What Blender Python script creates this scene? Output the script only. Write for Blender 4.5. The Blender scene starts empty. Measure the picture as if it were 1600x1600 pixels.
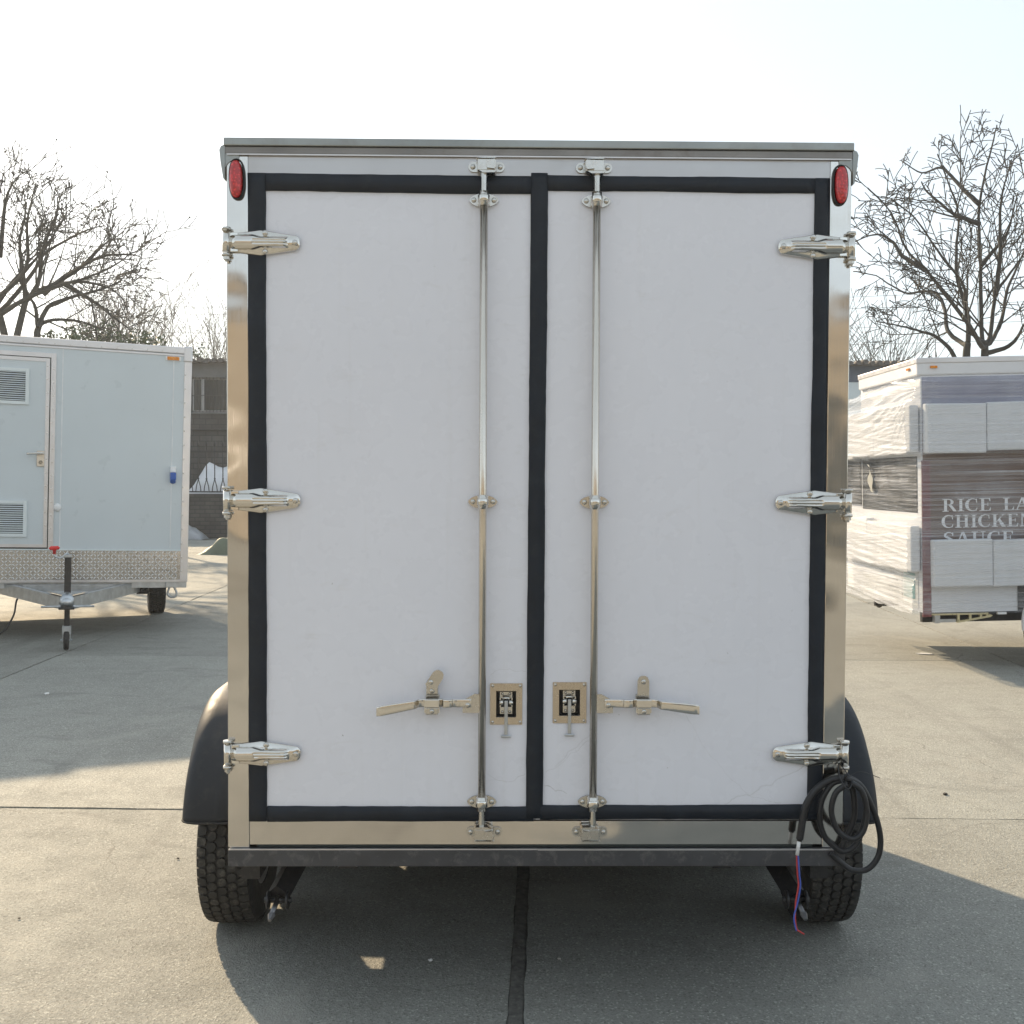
import bpy, bmesh, math, random
from mathutils import Vector, Matrix, noise as mnoise
R = math.radians
PI = math.pi
rnd = random.Random(7)

# ------------------------------------------------------------------ camera, sky, sun, exposure
scene = bpy.context.scene
COL = scene.collection
cam_d = bpy.data.cameras.new('camera')
cam = bpy.data.objects.new('camera', cam_d)
COL.objects.link(cam)
cam_d.sensor_width = 36.0
cam_d.lens = 36.0 * 1731.0 / 1600.0
cam_d.clip_start = 0.05
cam_d.clip_end = 2000.0
cam.matrix_world = Matrix.Translation((0, 0, 1.75)) @ Matrix.Rotation(R(90 - 1.65), 4, 'X') @ Matrix.Rotation(R(0.25), 4, 'Z')
scene.camera = cam

SUN_AZ, SUN_EL = R(-33.0), R(28.0)          # azimuth from +Y towards +X, elevation
world = bpy.data.worlds.new('World')
scene.world = world
world.use_nodes = True
wn, wl = world.node_tree.nodes, world.node_tree.links
bg = wn['Background']
sky = wn.new('ShaderNodeTexSky')
sky.sky_type = 'NISHITA'
sky.sun_disc = False
sky.sun_elevation = SUN_EL
sky.sun_rotation = SUN_AZ
sky.altitude = 50
sky.air_density = 1.0
sky.dust_density = 1.2
sky.ozone_density = 1.0
# thick winter haze: an even pale veil over the whole dome
veil = wn.new('ShaderNodeMix')
veil.data_type = 'RGBA'
veil.blend_type = 'ADD'
veil.inputs[0].default_value = 1.0
veil.inputs[7].default_value = (4.15, 4.75, 4.95, 1)
pale = wn.new('ShaderNodeHueSaturation')
pale.inputs['Saturation'].default_value = 0.55
wl.new(sky.outputs['Color'], pale.inputs['Color'])
wl.new(pale.outputs['Color'], veil.inputs[6])
wl.new(veil.outputs[2], bg.inputs['Color'])
bg.inputs['Strength'].default_value = 0.06

sun_d = bpy.data.lights.new('sun', 'SUN')
sun_d.energy = 4.5
sun_d.angle = R(0.8)
sun_d.color = (1.0, 0.785, 0.52)
sun = bpy.data.objects.new('sun', sun_d)
COL.objects.link(sun)
to_sun = Vector((math.sin(SUN_AZ) * math.cos(SUN_EL), math.cos(SUN_AZ) * math.cos(SUN_EL), math.sin(SUN_EL)))
sun.rotation_euler = to_sun.to_track_quat('Z', 'Y').to_euler()
sun.location = to_sun * 60

scene.view_settings.view_transform = 'Standard'
scene.view_settings.look = 'None'
scene.view_settings.gamma = 1.0
scene.view_settings.use_curve_mapping = False
scene.view_settings.exposure = 0.9

# ------------------------------------------------------------------ materials
def new_mat(name):
    m = bpy.data.materials.new(name)
    m.use_nodes = True
    nt = m.node_tree
    return m, nt, nt.nodes['Principled BSDF'], nt.nodes['Material Output']

def coords(nt, scale=(1, 1, 1), kind='Object'):
    tc = nt.nodes.new('ShaderNodeTexCoord')
    mp = nt.nodes.new('ShaderNodeMapping')
    mp.inputs['Scale'].default_value = scale
    nt.links.new(tc.outputs[kind], mp.inputs['Vector'])
    return mp.outputs['Vector']

def nz(nt, vec, scale, detail=4, rough=0.55, dist=0.0):
    n = nt.nodes.new('ShaderNodeTexNoise')
    n.inputs['Scale'].default_value = scale
    n.inputs['Detail'].default_value = detail
    n.inputs['Roughness'].default_value = rough
    n.inputs['Distortion'].default_value = dist
    nt.links.new(vec, n.inputs['Vector'])
    return n.outputs['Fac']

def ramp(nt, fac, stops):
    r = nt.nodes.new('ShaderNodeValToRGB')
    e = r.color_ramp.elements
    while len(e) < len(stops):
        e.new(0.5)
    for k, (p, c) in enumerate(stops):
        e[k].position = p
        e[k].color = c if len(c) == 4 else (*c, 1)
    nt.links.new(fac, r.inputs['Fac'])
    return r.outputs['Color']

def rval(nt, fac, a, b, fa=0.3, fb=0.7):
    m = nt.nodes.new('ShaderNodeMapRange')
    m.inputs['From Min'].default_value = fa
    m.inputs['From Max'].default_value = fb
    m.inputs['To Min'].default_value = a
    m.inputs['To Max'].default_value = b
    nt.links.new(fac, m.inputs['Value'])
    return m.outputs['Result']

def mixc(nt, fac, a, b, mode='MIX'):
    m = nt.nodes.new('ShaderNodeMix')
    m.data_type = 'RGBA'
    m.blend_type = mode
    for s, v in ((0, fac), (6, a), (7, b)):
        if hasattr(v, 'is_linked') or isinstance(v, bpy.types.NodeSocket):
            nt.links.new(v, m.inputs[s])
        elif s == 0:
            m.inputs[0].default_value = v
        else:
            m.inputs[s].default_value = (*v, 1)
    return m.outputs[2]

def mth(nt, op, a, b=None):
    m = nt.nodes.new('ShaderNodeMath')
    m.operation = op
    for k, v in enumerate((a, b)):
        if v is None:
            continue
        if isinstance(v, bpy.types.NodeSocket):
            nt.links.new(v, m.inputs[k])
        else:
            m.inputs[k].default_value = v
    return m.outputs[0]

def bump(nt, bsdf, height, strength=0.2, dist=0.01):
    b = nt.nodes.new('ShaderNodeBump')
    b.inputs['Strength'].default_value = strength
    b.inputs['Distance'].default_value = dist
    nt.links.new(height, b.inputs['Height'])
    nt.links.new(b.outputs['Normal'], bsdf.inputs['Normal'])
    return b

def simple(name, col, rough=0.5, metal=0.0, var=0.12, scale=6.0, bmp=0.0, bscale=80.0, coat=0.0, spec=0.5, dirt=None):
    """painted / plastic / cast surface: base colour with blotchy wear, roughness variation and fine relief"""
    m, nt, b, o = new_mat(name)
    v = coords(nt)
    n1 = nz(nt, v, scale, 6, 0.6)
    c = ramp(nt, n1, [(0.3, tuple(x * (1 - var) for x in col)), (0.7, tuple(min(1, x * (1 + var)) for x in col))])
    if dirt:
        n2 = nz(nt, v, scale * 2.3, 8, 0.7, 0.4)
        c = mixc(nt, rval(nt, n2, 0, dirt[1], 0.52, 0.72), c, dirt[0])
    nt.links.new(c, b.inputs['Base Color'])
    n3 = nz(nt, v, scale * 4, 4)
    nt.links.new(rval(nt, n3, max(0.02, rough - 0.08), min(1, rough + 0.1)), b.inputs['Roughness'])
    b.inputs['Metallic'].default_value = metal
    b.inputs['Specular IOR Level'].default_value = spec
    if coat:
        b.inputs['Coat Weight'].default_value = coat
        b.inputs['Coat Roughness'].default_value = 0.15
    if bmp:
        bump(nt, b, nz(nt, v, bscale, 5, 0.6), bmp, 0.004)
    return m

M = {}
# polished stainless sheet: slight warps, brushed roughness, smears of dust
def stainless(name, col, r0, r1, warp, grain=(400, 400, 3)):
    m, nt, b, o = new_mat(name)
    v = coords(nt)
    g = nz(nt, coords(nt, grain), 1.0, 2)
    sm = nz(nt, v, 3.1, 6, 0.65, 0.5)
    rr = mth(nt, 'ADD', rval(nt, g, r0, r1), rval(nt, sm, 0.0, 0.10, 0.50, 0.75))
    nt.links.new(rr, b.inputs['Roughness'])
    c = ramp(nt, nz(nt, v, 5, 5), [(0.3, tuple(x * 0.92 for x in col)), (0.7, col)])
    nt.links.new(c, b.inputs['Base Color'])
    b.inputs['Metallic'].default_value = 1.0
    if warp:
        bump(nt, b, nz(nt, v, 2.3, 2), warp, 0.05)
    return m
M['stainless'] = stainless('stainless_sheet', (0.68, 0.65, 0.61), 0.05, 0.13, 0.30)
M['stainless_h'] = stainless('stainless_sheet_horizontal', (0.68, 0.65, 0.61), 0.06, 0.14, 0.30, (3, 400, 400))
M['header'] = stainless('header_sheet', (0.56, 0.56, 0.57), 0.32, 0.42, 0.06, (3, 400, 400))
M['chrome'] = stainless('polished_hinge_steel', (0.74, 0.71, 0.66), 0.04, 0.09, 0.0, (30, 30, 30))
M['rod'] = stainless('polished_rod_steel', (0.76, 0.70, 0.62), 0.16, 0.26, 0.0, (60, 60, 2))
M['cast'] = stainless('cast_steel', (0.62, 0.60, 0.56), 0.18, 0.30, 0.0, (40, 40, 40))
M['screw'] = stainless('screw_steel', (0.80, 0.78, 0.72), 0.15, 0.25, 0.0, (40, 40, 40))
M['plate'] = stainless('latch_plate_steel', (0.60, 0.53, 0.44), 0.22, 0.27, 0.0, (900, 900, 900))
M['galv'] = simple('galvanised_steel', (0.52, 0.55, 0.58), 0.38, 1.0, 0.18, 14, 0.1, 60)
M['dull_steel'] = simple('dull_steel', (0.20, 0.20, 0.21), 0.45, 1.0, 0.2, 30)
M['alu'] = simple('aluminium_trim', (0.66, 0.65, 0.66), 0.38, 0.85, 0.06, 5, 0.03, 90)
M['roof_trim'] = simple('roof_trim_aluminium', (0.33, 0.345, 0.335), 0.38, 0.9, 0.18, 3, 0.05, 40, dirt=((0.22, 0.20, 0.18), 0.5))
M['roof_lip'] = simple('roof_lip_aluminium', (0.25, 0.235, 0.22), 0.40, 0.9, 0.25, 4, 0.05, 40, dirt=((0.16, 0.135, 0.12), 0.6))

# white door skin with scuffs and faint smears
def door_mat():
    m, nt, b, o = new_mat('white_door_skin')
    v = coords(nt)
    base = ramp(nt, nz(nt, v, 1.3, 5, 0.6), [(0.3, (0.78, 0.785, 0.845)), (0.7, (0.82, 0.825, 0.885))])
    sm = nz(nt, coords(nt, (3, 3, 9)), 2.4, 8, 0.72, 0.8)
    base = mixc(nt, rval(nt, sm, 0, 0.28, 0.58, 0.8), base, (0.55, 0.53, 0.50))
    run = nz(nt, coords(nt, (26, 26, 0.7)), 1.0, 6, 0.7, 0.2)
    base = mixc(nt, rval(nt, run, 0, 0.20, 0.58, 0.8), base, (0.58, 0.57, 0.55))
    spk = nz(nt, v, 55, 2)
    base = mixc(nt, rval(nt, spk, 0, 0.6, 0.785, 0.81), base, (0.25, 0.24, 0.22))
    # hand-wide scuff arcs low on the doors
    sep = nt.nodes.new('ShaderNodeSeparateXYZ')
    nt.links.new(v, sep.inputs[0])
    X, Z = sep.outputs['X'], sep.outputs['Z']
    wob = rval(nt, nz(nt, v, 14, 3), -0.012, 0.012, 0.3, 0.7)
    for (x0, z0, k, c2, xa, xb, w, st) in ((-0.09, 0.772, 0.06, 6.0, -0.16, -0.036, 0.0013, 0.5), (-0.08, 1.135, -0.1, -5.0, -0.15, -0.036, 0.0012, 0.4),
                                       (0.06, 0.745, -0.3, -3.0, 0.026, 0.10, 0.0014, 0.6), (0.12, 0.86, 0.75, 0.5, 0.03, 0.175, 0.0018, 0.3),
                                       (0.13, 0.88, 0.85, 0.9, 0.06, 0.175, 0.0040, 0.22), (0.70, 0.735, 0.45, 0.5, 0.5, 0.875, 0.004, 0.30), (0.78, 0.70, -0.1, 3.0, 0.45, 0.8, 0.0012, 0.4)):
        dx = mth(nt, 'SUBTRACT', X, x0)
        q = mth(nt, 'ADD', mth(nt, 'MULTIPLY', dx, k), mth(nt, 'MULTIPLY', mth(nt, 'MULTIPLY', dx, dx), c2))
        d = mth(nt, 'ABSOLUTE', mth(nt, 'SUBTRACT', mth(nt, 'SUBTRACT', Z, z0), mth(nt, 'ADD', q, wob)))
        line = mth(nt, 'MULTIPLY', rval(nt, d, st, 0.0, 0.0, w), mth(nt, 'MULTIPLY', mth(nt, 'GREATER_THAN', X, xa), mth(nt, 'LESS_THAN', X, xb)))
        base = mixc(nt, line, base, (0.36, 0.35, 0.34))
    nt.links.new(base, b.inputs['Base Color'])
    nt.links.new(rval(nt, nz(nt, v, 8, 5), 0.20, 0.36), b.inputs['Roughness'])
    b.inputs['Specular IOR Level'].default_value = 0.4
    bump(nt, b, nz(nt, v, 1.2, 2), 0.045, 0.05)
    return m
M['door'] = door_mat()
M['tape'] = simple('black_seal_tape', (0.012, 0.0165, 0.025), 0.48, 0, 0.25, 9, 0.35, 35, spec=0.32, dirt=((0.035, 0.04, 0.045), 0.35))
M['panel'] = simple('white_panel', (0.74, 0.75, 0.76), 0.35, 0, 0.04, 2)
M['bumper'] = simple('grey_painted_beam', (0.055, 0.055, 0.060), 0.45, 0, 0.2, 10, 0.1, 90, dirt=((0.22, 0.21, 0.20), 0.45))
M['gap'] = simple('dark_gap', (0.02, 0.028, 0.028), 0.6)
M['black'] = simple('black_steel', (0.018, 0.018, 0.02), 0.4, 0, 0.25, 20, 0.15, 90, dirt=((0.10, 0.09, 0.08), 0.4))
M['recess'] = simple('recess_black', (0.012, 0.012, 0.013), 0.5)
M['fender'] = simple('fender_plastic', (0.019, 0.022, 0.028), 0.50, 0, 0.25, 5, 0.12, 120, spec=0.3, dirt=((0.06, 0.058, 0.054), 0.4))
M['rubber'] = simple('tyre_rubber', (0.020, 0.020, 0.021), 0.72, 0, 0.3, 12, 0.15, 120, dirt=((0.12, 0.11, 0.09), 0.45))
M['tread'] = simple('tyre_tread', (0.034, 0.033, 0.031), 0.78, 0, 0.45, 14, 0.3, 150, dirt=((0.17, 0.155, 0.13), 0.65))
M['cable'] = simple('black_cable', (0.017, 0.017, 0.019), 0.42, 0, 0.2, 40, 0.1, 200)
M['wire_r'] = simple('red_wire', (0.55, 0.06, 0.06), 0.4)
M['wire_b'] = simple('blue_wire', (0.07, 0.12, 0.50), 0.4)
M['wire_w'] = simple('white_sleeve', (0.78, 0.78, 0.78), 0.4)
M['rim'] = simple('wheel_rim_paint', (0.35, 0.36, 0.37), 0.4, 0.3)

def lens_mat(name, col, sc):
    m, nt, b, o = new_mat(name)
    v = coords(nt)
    vo = nt.nodes.new('ShaderNodeTexVoronoi')
    vo.inputs['Scale'].default_value = sc
    nt.links.new(v, vo.inputs['Vector'])
    c = ramp(nt, vo.outputs['Distance'], [(0.0, tuple(min(1, x * 1.5) for x in col)), (0.6, tuple(x * 0.75 for x in col))])
    nt.links.new(c, b.inputs['Base Color'])
    b.inputs['Roughness'].default_value = 0.12
    b.inputs['Coat Weight'].default_value = 0.6
    b.inputs['Subsurface Weight'].default_value = 0.0
    bump(nt, b, vo.outputs['Distance'], 0.35, 0.004)
    return m
M['red_lens'] = lens_mat('red_lens', (0.60, 0.03, 0.035), 130)
M['amber_lens'] = lens_mat('amber_lens', (0.85, 0.27, 0.02), 60)

# grey trailer
M['grey_skin'] = simple('grey_fibreglass', (0.57, 0.63, 0.665), 0.33, 0, 0.03, 1.2, 0.0)
M['grey_seam'] = simple('seam_sealant', (0.70, 0.73, 0.75), 0.5)
M['white_vent'] = simple('white_vent', (0.68, 0.74, 0.76), 0.45, 0, 0.04)
M['vent_dark'] = simple('vent_dark', (0.05, 0.06, 0.07), 0.7)
M['tread_plate'] = simple('tread_plate_aluminium', (0.50, 0.50, 0.50), 0.22, 1.0, 0.08, 6)
M['tread_bar'] = simple('tread_bar_aluminium', (0.95, 0.95, 0.95), 0.30, 1.0, 0.08, 6)  # same metal as the plate; reflection contrast put into the two colours
M['red_knob'] = simple('red_plastic', (0.62, 0.03, 0.03), 0.4)
M['blue_plastic'] = simple('blue_socket_plastic', (0.02, 0.10, 0.42), 0.4)
M['white_plastic'] = simple('white_plastic', (0.78, 0.79, 0.80), 0.4)
M['brass'] = simple('brass_lock', (0.66, 0.60, 0.52), 0.4, 1.0)
# wrapped trailer
def planks_mat():
    m, nt, b, o = new_mat('brown_timber_vinyl')
    v = coords(nt, (0.6, 1, 14))
    n = nz(nt, v, 2.2, 6, 0.65, 0.4)
    c = ramp(nt, n, [(0.25, (0.055, 0.032, 0.027)), (0.5, (0.125, 0.075, 0.055)), (0.75, (0.19, 0.122, 0.088))])
    nt.links.new(c, b.inputs['Base Color'])
    b.inputs['Roughness'].default_value = 0.4
    return m
M['vinyl'] = planks_mat()
M['film_tint'] = simple('lavender_film_tint', (0.25, 0.25, 0.33), 0.4, 0, 0.12, 3)  # white wall's dim lavender look under film, put into the colour
M['maroon'] = simple('maroon_strip', (0.16, 0.05, 0.055), 0.45)
M['letter'] = simple('white_vinyl_letters', (0.80, 0.81, 0.84), 0.45, 0, 0.03)
M['foam'] = simple('white_foam', (0.64, 0.645, 0.66), 0.8, 0, 0.03, 8, 0.15, 300)
M['glass_dark'] = simple('dark_window', (0.03, 0.035, 0.04), 0.08, 0, 0.2)
M['white_trailer'] = simple('white_trailer_skin', (0.66, 0.67, 0.70), 0.4, 0, 0.03)
M['yellow_zinc'] = simple('yellow_zinc_plate', (0.62, 0.57, 0.38), 0.35, 0.8, 0.15, 12)
M['tape_clear'] = simple('packing_tape', (0.46, 0.46, 0.43), 0.15, 0, 0.1)
M['poster_teal'] = simple('teal_print', (0.20, 0.36, 0.37), 0.5)
M['print_grey'] = simple('grey_print', (0.10, 0.10, 0.105), 0.6)
M['print_white'] = simple('white_print', (0.62, 0.63, 0.63), 0.5)

def film_mat(name, extra):
    m, nt, b, o = new_mat(name)
    # long overlapping winding lines, thin and mostly clear between them
    n1 = nz(nt, coords(nt, (0.35, 0.35, 42)), 1.0, 4, 0.6, 0.25)
    n2 = nz(nt, coords(nt, (0.6, 0.6, 120)), 1.0, 2, 0.5, 0.15)
    n3 = nz(nt, coords(nt), 1.7, 4, 0.6, 0.6)
    b.inputs['Base Color'].default_value = (0.72, 0.74, 0.79, 1)
    b.inputs['Roughness'].default_value = 0.13 + 0.1 * extra
    b.inputs['Specular IOR Level'].default_value = 0.8
    h = mth(nt, 'ADD', mth(nt, 'MULTIPLY', n1, 0.6), mth(nt, 'MULTIPLY', n2, 0.35))
    bump(nt, b, h, 0.6, 0.02)
    tr = nt.nodes.new('ShaderNodeBsdfTransparent')
    tr.inputs['Color'].default_value = (0.96, 0.97, 0.98, 1)
    gl = nt.nodes.new('ShaderNodeBsdfGlossy')
    mx = nt.nodes.new('ShaderNodeMixShader')
    op = mth(nt, 'ADD', rval(nt, n1, 0.05, 0.22, 0.42, 0.60), rval(nt, n2, 0.0, 0.16, 0.52, 0.62))
    op = mth(nt, 'ADD', op, rval(nt, n3, 0.02, 0.16, 0.42, 0.66))
    op = mth(nt, 'ADD', op, extra)
    nt.links.new(op, mx.inputs[0])
    nt.links.new(tr.outputs[0], mx.inputs[1])
    nt.links.new(b.outputs[0], mx.inputs[2])
    nt.links.new(mx.outputs[0], o.inputs['Surface'])
    return m
M['film'] = film_mat('stretch_film', -0.02)
M['film_layers'] = film_mat('stretch_film_bunched', 0.26)

# concrete yard
def concrete_mat(name, dark=1.0):
    m, nt, b, o = new_mat(name)
    v = coords(nt, kind='Object')
    big = nz(nt, v, 0.55, 8, 0.62, 0.3)
    c = ramp(nt, big, [(0.28, (0.222 * dark, 0.223 * dark, 0.204 * dark)), (0.5, (0.267 * dark, 0.267 * dark, 0.244 * dark)), (0.74, (0.312 * dark, 0.315 * dark, 0.287 * dark))])
    mid = nz(nt, v, 4.2, 7, 0.7)
    c = mixc(nt, rval(nt, mid, 0.0, 0.45, 0.5, 0.75), c, (0.188 * dark, 0.184 * dark, 0.161 * dark))
    streak = nz(nt, coords(nt, (0.8, 9, 1)), 1.0, 6, 0.7)
    c = mixc(nt, rval(nt, streak, 0.0, 0.3, 0.52, 0.75), c, (0.353 * dark, 0.357 * dark, 0.329 * dark))
    fine = nz(nt, v, 95, 4, 0.75)
    c = mixc(nt, 1.0, c, ramp(nt, fine, [(0.3, (0.66, 0.66, 0.66)), (0.5, (1, 1, 1)), (0.72, (1.25, 1.25, 1.25))]), 'MULTIPLY')
    grit = nt.nodes.new('ShaderNodeTexVoronoi')
    grit.inputs['Scale'].default_value = 150
    nt.links.new(v, grit.inputs['Vector'])
    gsep = nt.nodes.new('ShaderNodeSeparateColor')
    nt.links.new(grit.outputs['Color'], gsep.inputs[0])
    c = mixc(nt, rval(nt, gsep.outputs[0], 0.0, 0.75, 0.90, 0.96), c, (0.464 * dark, 0.461 * dark, 0.420 * dark))
    c = mixc(nt, rval(nt, gsep.outputs[1], 0.0, 0.7, 0.91, 0.97), c, (0.133 * dark, 0.127 * dark, 0.117 * dark))
    # hairline cracks wandering across the slabs
    cv = nt.nodes.new('ShaderNodeTexVoronoi')
    cv.feature = 'DISTANCE_TO_EDGE'
    cv.inputs['Scale'].default_value = 0.42
    dn = nt.nodes.new('ShaderNodeTexNoise')
    dn.inputs['Scale'].default_value = 2.2
    dn.inputs['Detail'].default_value = 6
    nt.links.new(v, dn.inputs['Vector'])
    dv = nt.nodes.new('ShaderNodeVectorMath'); dv.operation = 'MULTIPLY_ADD'
    nt.links.new(dn.outputs['Color'], dv.inputs[0]); dv.inputs[1].default_value = (0.55, 0.55, 0); nt.links.new(v, dv.inputs[2])
    nt.links.new(dv.outputs[0], cv.inputs['Vector'])
    crack = mth(nt, 'MULTIPLY', rval(nt, cv.outputs['Distance'], 0.5, 0.0, 0.0003, 0.0018), rval(nt, nz(nt, v, 0.5, 2), 0.0, 1.0, 0.50, 0.58))
    c = mixc(nt, crack, c, (0.06, 0.055, 0.05))
    # oil and rubber marks of their own shape
    oil = nz(nt, coords(nt, (1, 1.6, 1)), 1.25, 3, 0.5, 1.2)
    c = mixc(nt, rval(nt, oil, 0.0, 0.5, 0.60, 0.76), c, (0.122 * dark, 0.121 * dark, 0.111 * dark))
    oi = nt.nodes.new('ShaderNodeObjectInfo')
    tone = rval(nt, oi.outputs['Random'], 0.90, 1.12, 0.0, 1.0)
    cx_ = nt.nodes.new('ShaderNodeCombineXYZ')
    for k in range(3):
        nt.links.new(tone, cx_.inputs[k])
    c = mixc(nt, 1.0, c, cx_.outputs[0], 'MULTIPLY')
    # rubbed tyre tracks and old damp rings, each with a wandering outline
    trk = nz(nt, coords(nt, (2.6, 0.22, 1)), 1.0, 5, 0.6, 0.6)
    c = mixc(nt, rval(nt, trk, 0.0, 0.38, 0.55, 0.72), c, (0.147 * dark, 0.144 * dark, 0.132 * dark))
    pale_p = nz(nt, v, 0.9, 4, 0.6, 1.5)
    c = mixc(nt, rval(nt, pale_p, 0.0, 0.45, 0.57, 0.68), c, (0.370 * dark, 0.359 * dark, 0.324 * dark))
    nt.links.new(c, b.inputs['Base Color'])
    nt.links.new(rval(nt, mid, 0.72, 0.9), b.inputs['Roughness'])
    b.inputs['Specular IOR Level'].default_value = 0.35
    hgt = mth(nt, 'ADD', mth(nt, 'MULTIPLY', fine, 0.6), mth(nt, 'MULTIPLY', nz(nt, v, 32, 5, 0.7), 0.8))
    hgt = mth(nt, 'ADD', hgt, mth(nt, 'MULTIPLY', grit.outputs['Distance'], 0.35))
    bump(nt, b, hgt, 0.75, 0.009)
    return m
M['concrete'] = concrete_mat('yard_concrete')
M['ground'] = concrete_mat('yard_base', 0.6)
M['tar'] = simple('joint_tar', (0.110, 0.106, 0.096), 0.9, 0, 0.45, 25, 0.7, 60, dirt=((0.24, 0.23, 0.20), 0.7))
M['bark'] = simple('bark', (0.050, 0.047, 0.043), 0.9, 0, 0.3, 6, 0.5, 25)
M['twig'] = simple('twigs', (0.055, 0.052, 0.047), 0.9, 0, 0.3, 6)
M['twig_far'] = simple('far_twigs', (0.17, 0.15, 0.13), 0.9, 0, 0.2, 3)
M['leaf'] = simple('evergreen_leaf', (0.065, 0.095, 0.040), 0.6, 0, 0.5, 3)
M['stucco'] = simple('old_stucco', (0.15, 0.152, 0.155), 0.9, 0, 0.35, 0.9, 0.4, 12, dirt=((0.10, 0.095, 0.09), 0.7))
M['brick'] = simple('old_brick', (0.155, 0.115, 0.095), 0.9, 0, 0.35, 1.6, 0.2, 30)
M['mortar'] = simple('mortar', (0.15, 0.14, 0.13), 0.95, 0, 0.2, 3)
M['eaves_shade'] = simple('eaves_shade_blue', (0.085, 0.11, 0.155), 0.6, 0, 0.2, 0.6)  # shade below the eaves, put into the colour
M['shed_wall'] = simple('shed_render', (0.215, 0.198, 0.172), 0.85, 0, 0.15, 0.4)
M['tile'] = simple('roof_tile', (0.11, 0.10, 0.095), 0.85, 0, 0.35, 4, 0.3, 20)
M['iron'] = simple('black_iron', (0.03, 0.03, 0.033), 0.6)
M['win_frame'] = simple('white_window_frame', (0.62, 0.62, 0.62), 0.5, 0, 0.1)
M['tarp'] = simple('white_tarpaulin', (0.66, 0.67, 0.70), 0.5, 0, 0.08, 2, 0.3, 4)
M['sack'] = simple('green_sack', (0.12, 0.14, 0.10), 0.6, 0, 0.3, 3, 0.3, 6)
M['grey_sheet'] = simple('crumpled_sheeting', (0.28, 0.29, 0.31), 0.35, 0, 0.3, 3, 0.5, 8)
M['line'] = simple('power_line_wire', (0.10, 0.10, 0.10), 0.6)
M['pebble'] = simple('pebble', (0.36, 0.34, 0.31), 0.8, 0, 0.4, 20)
M['dark_chip'] = simple('dark_chip', (0.05, 0.045, 0.04), 0.8, 0, 0.4, 20)

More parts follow.
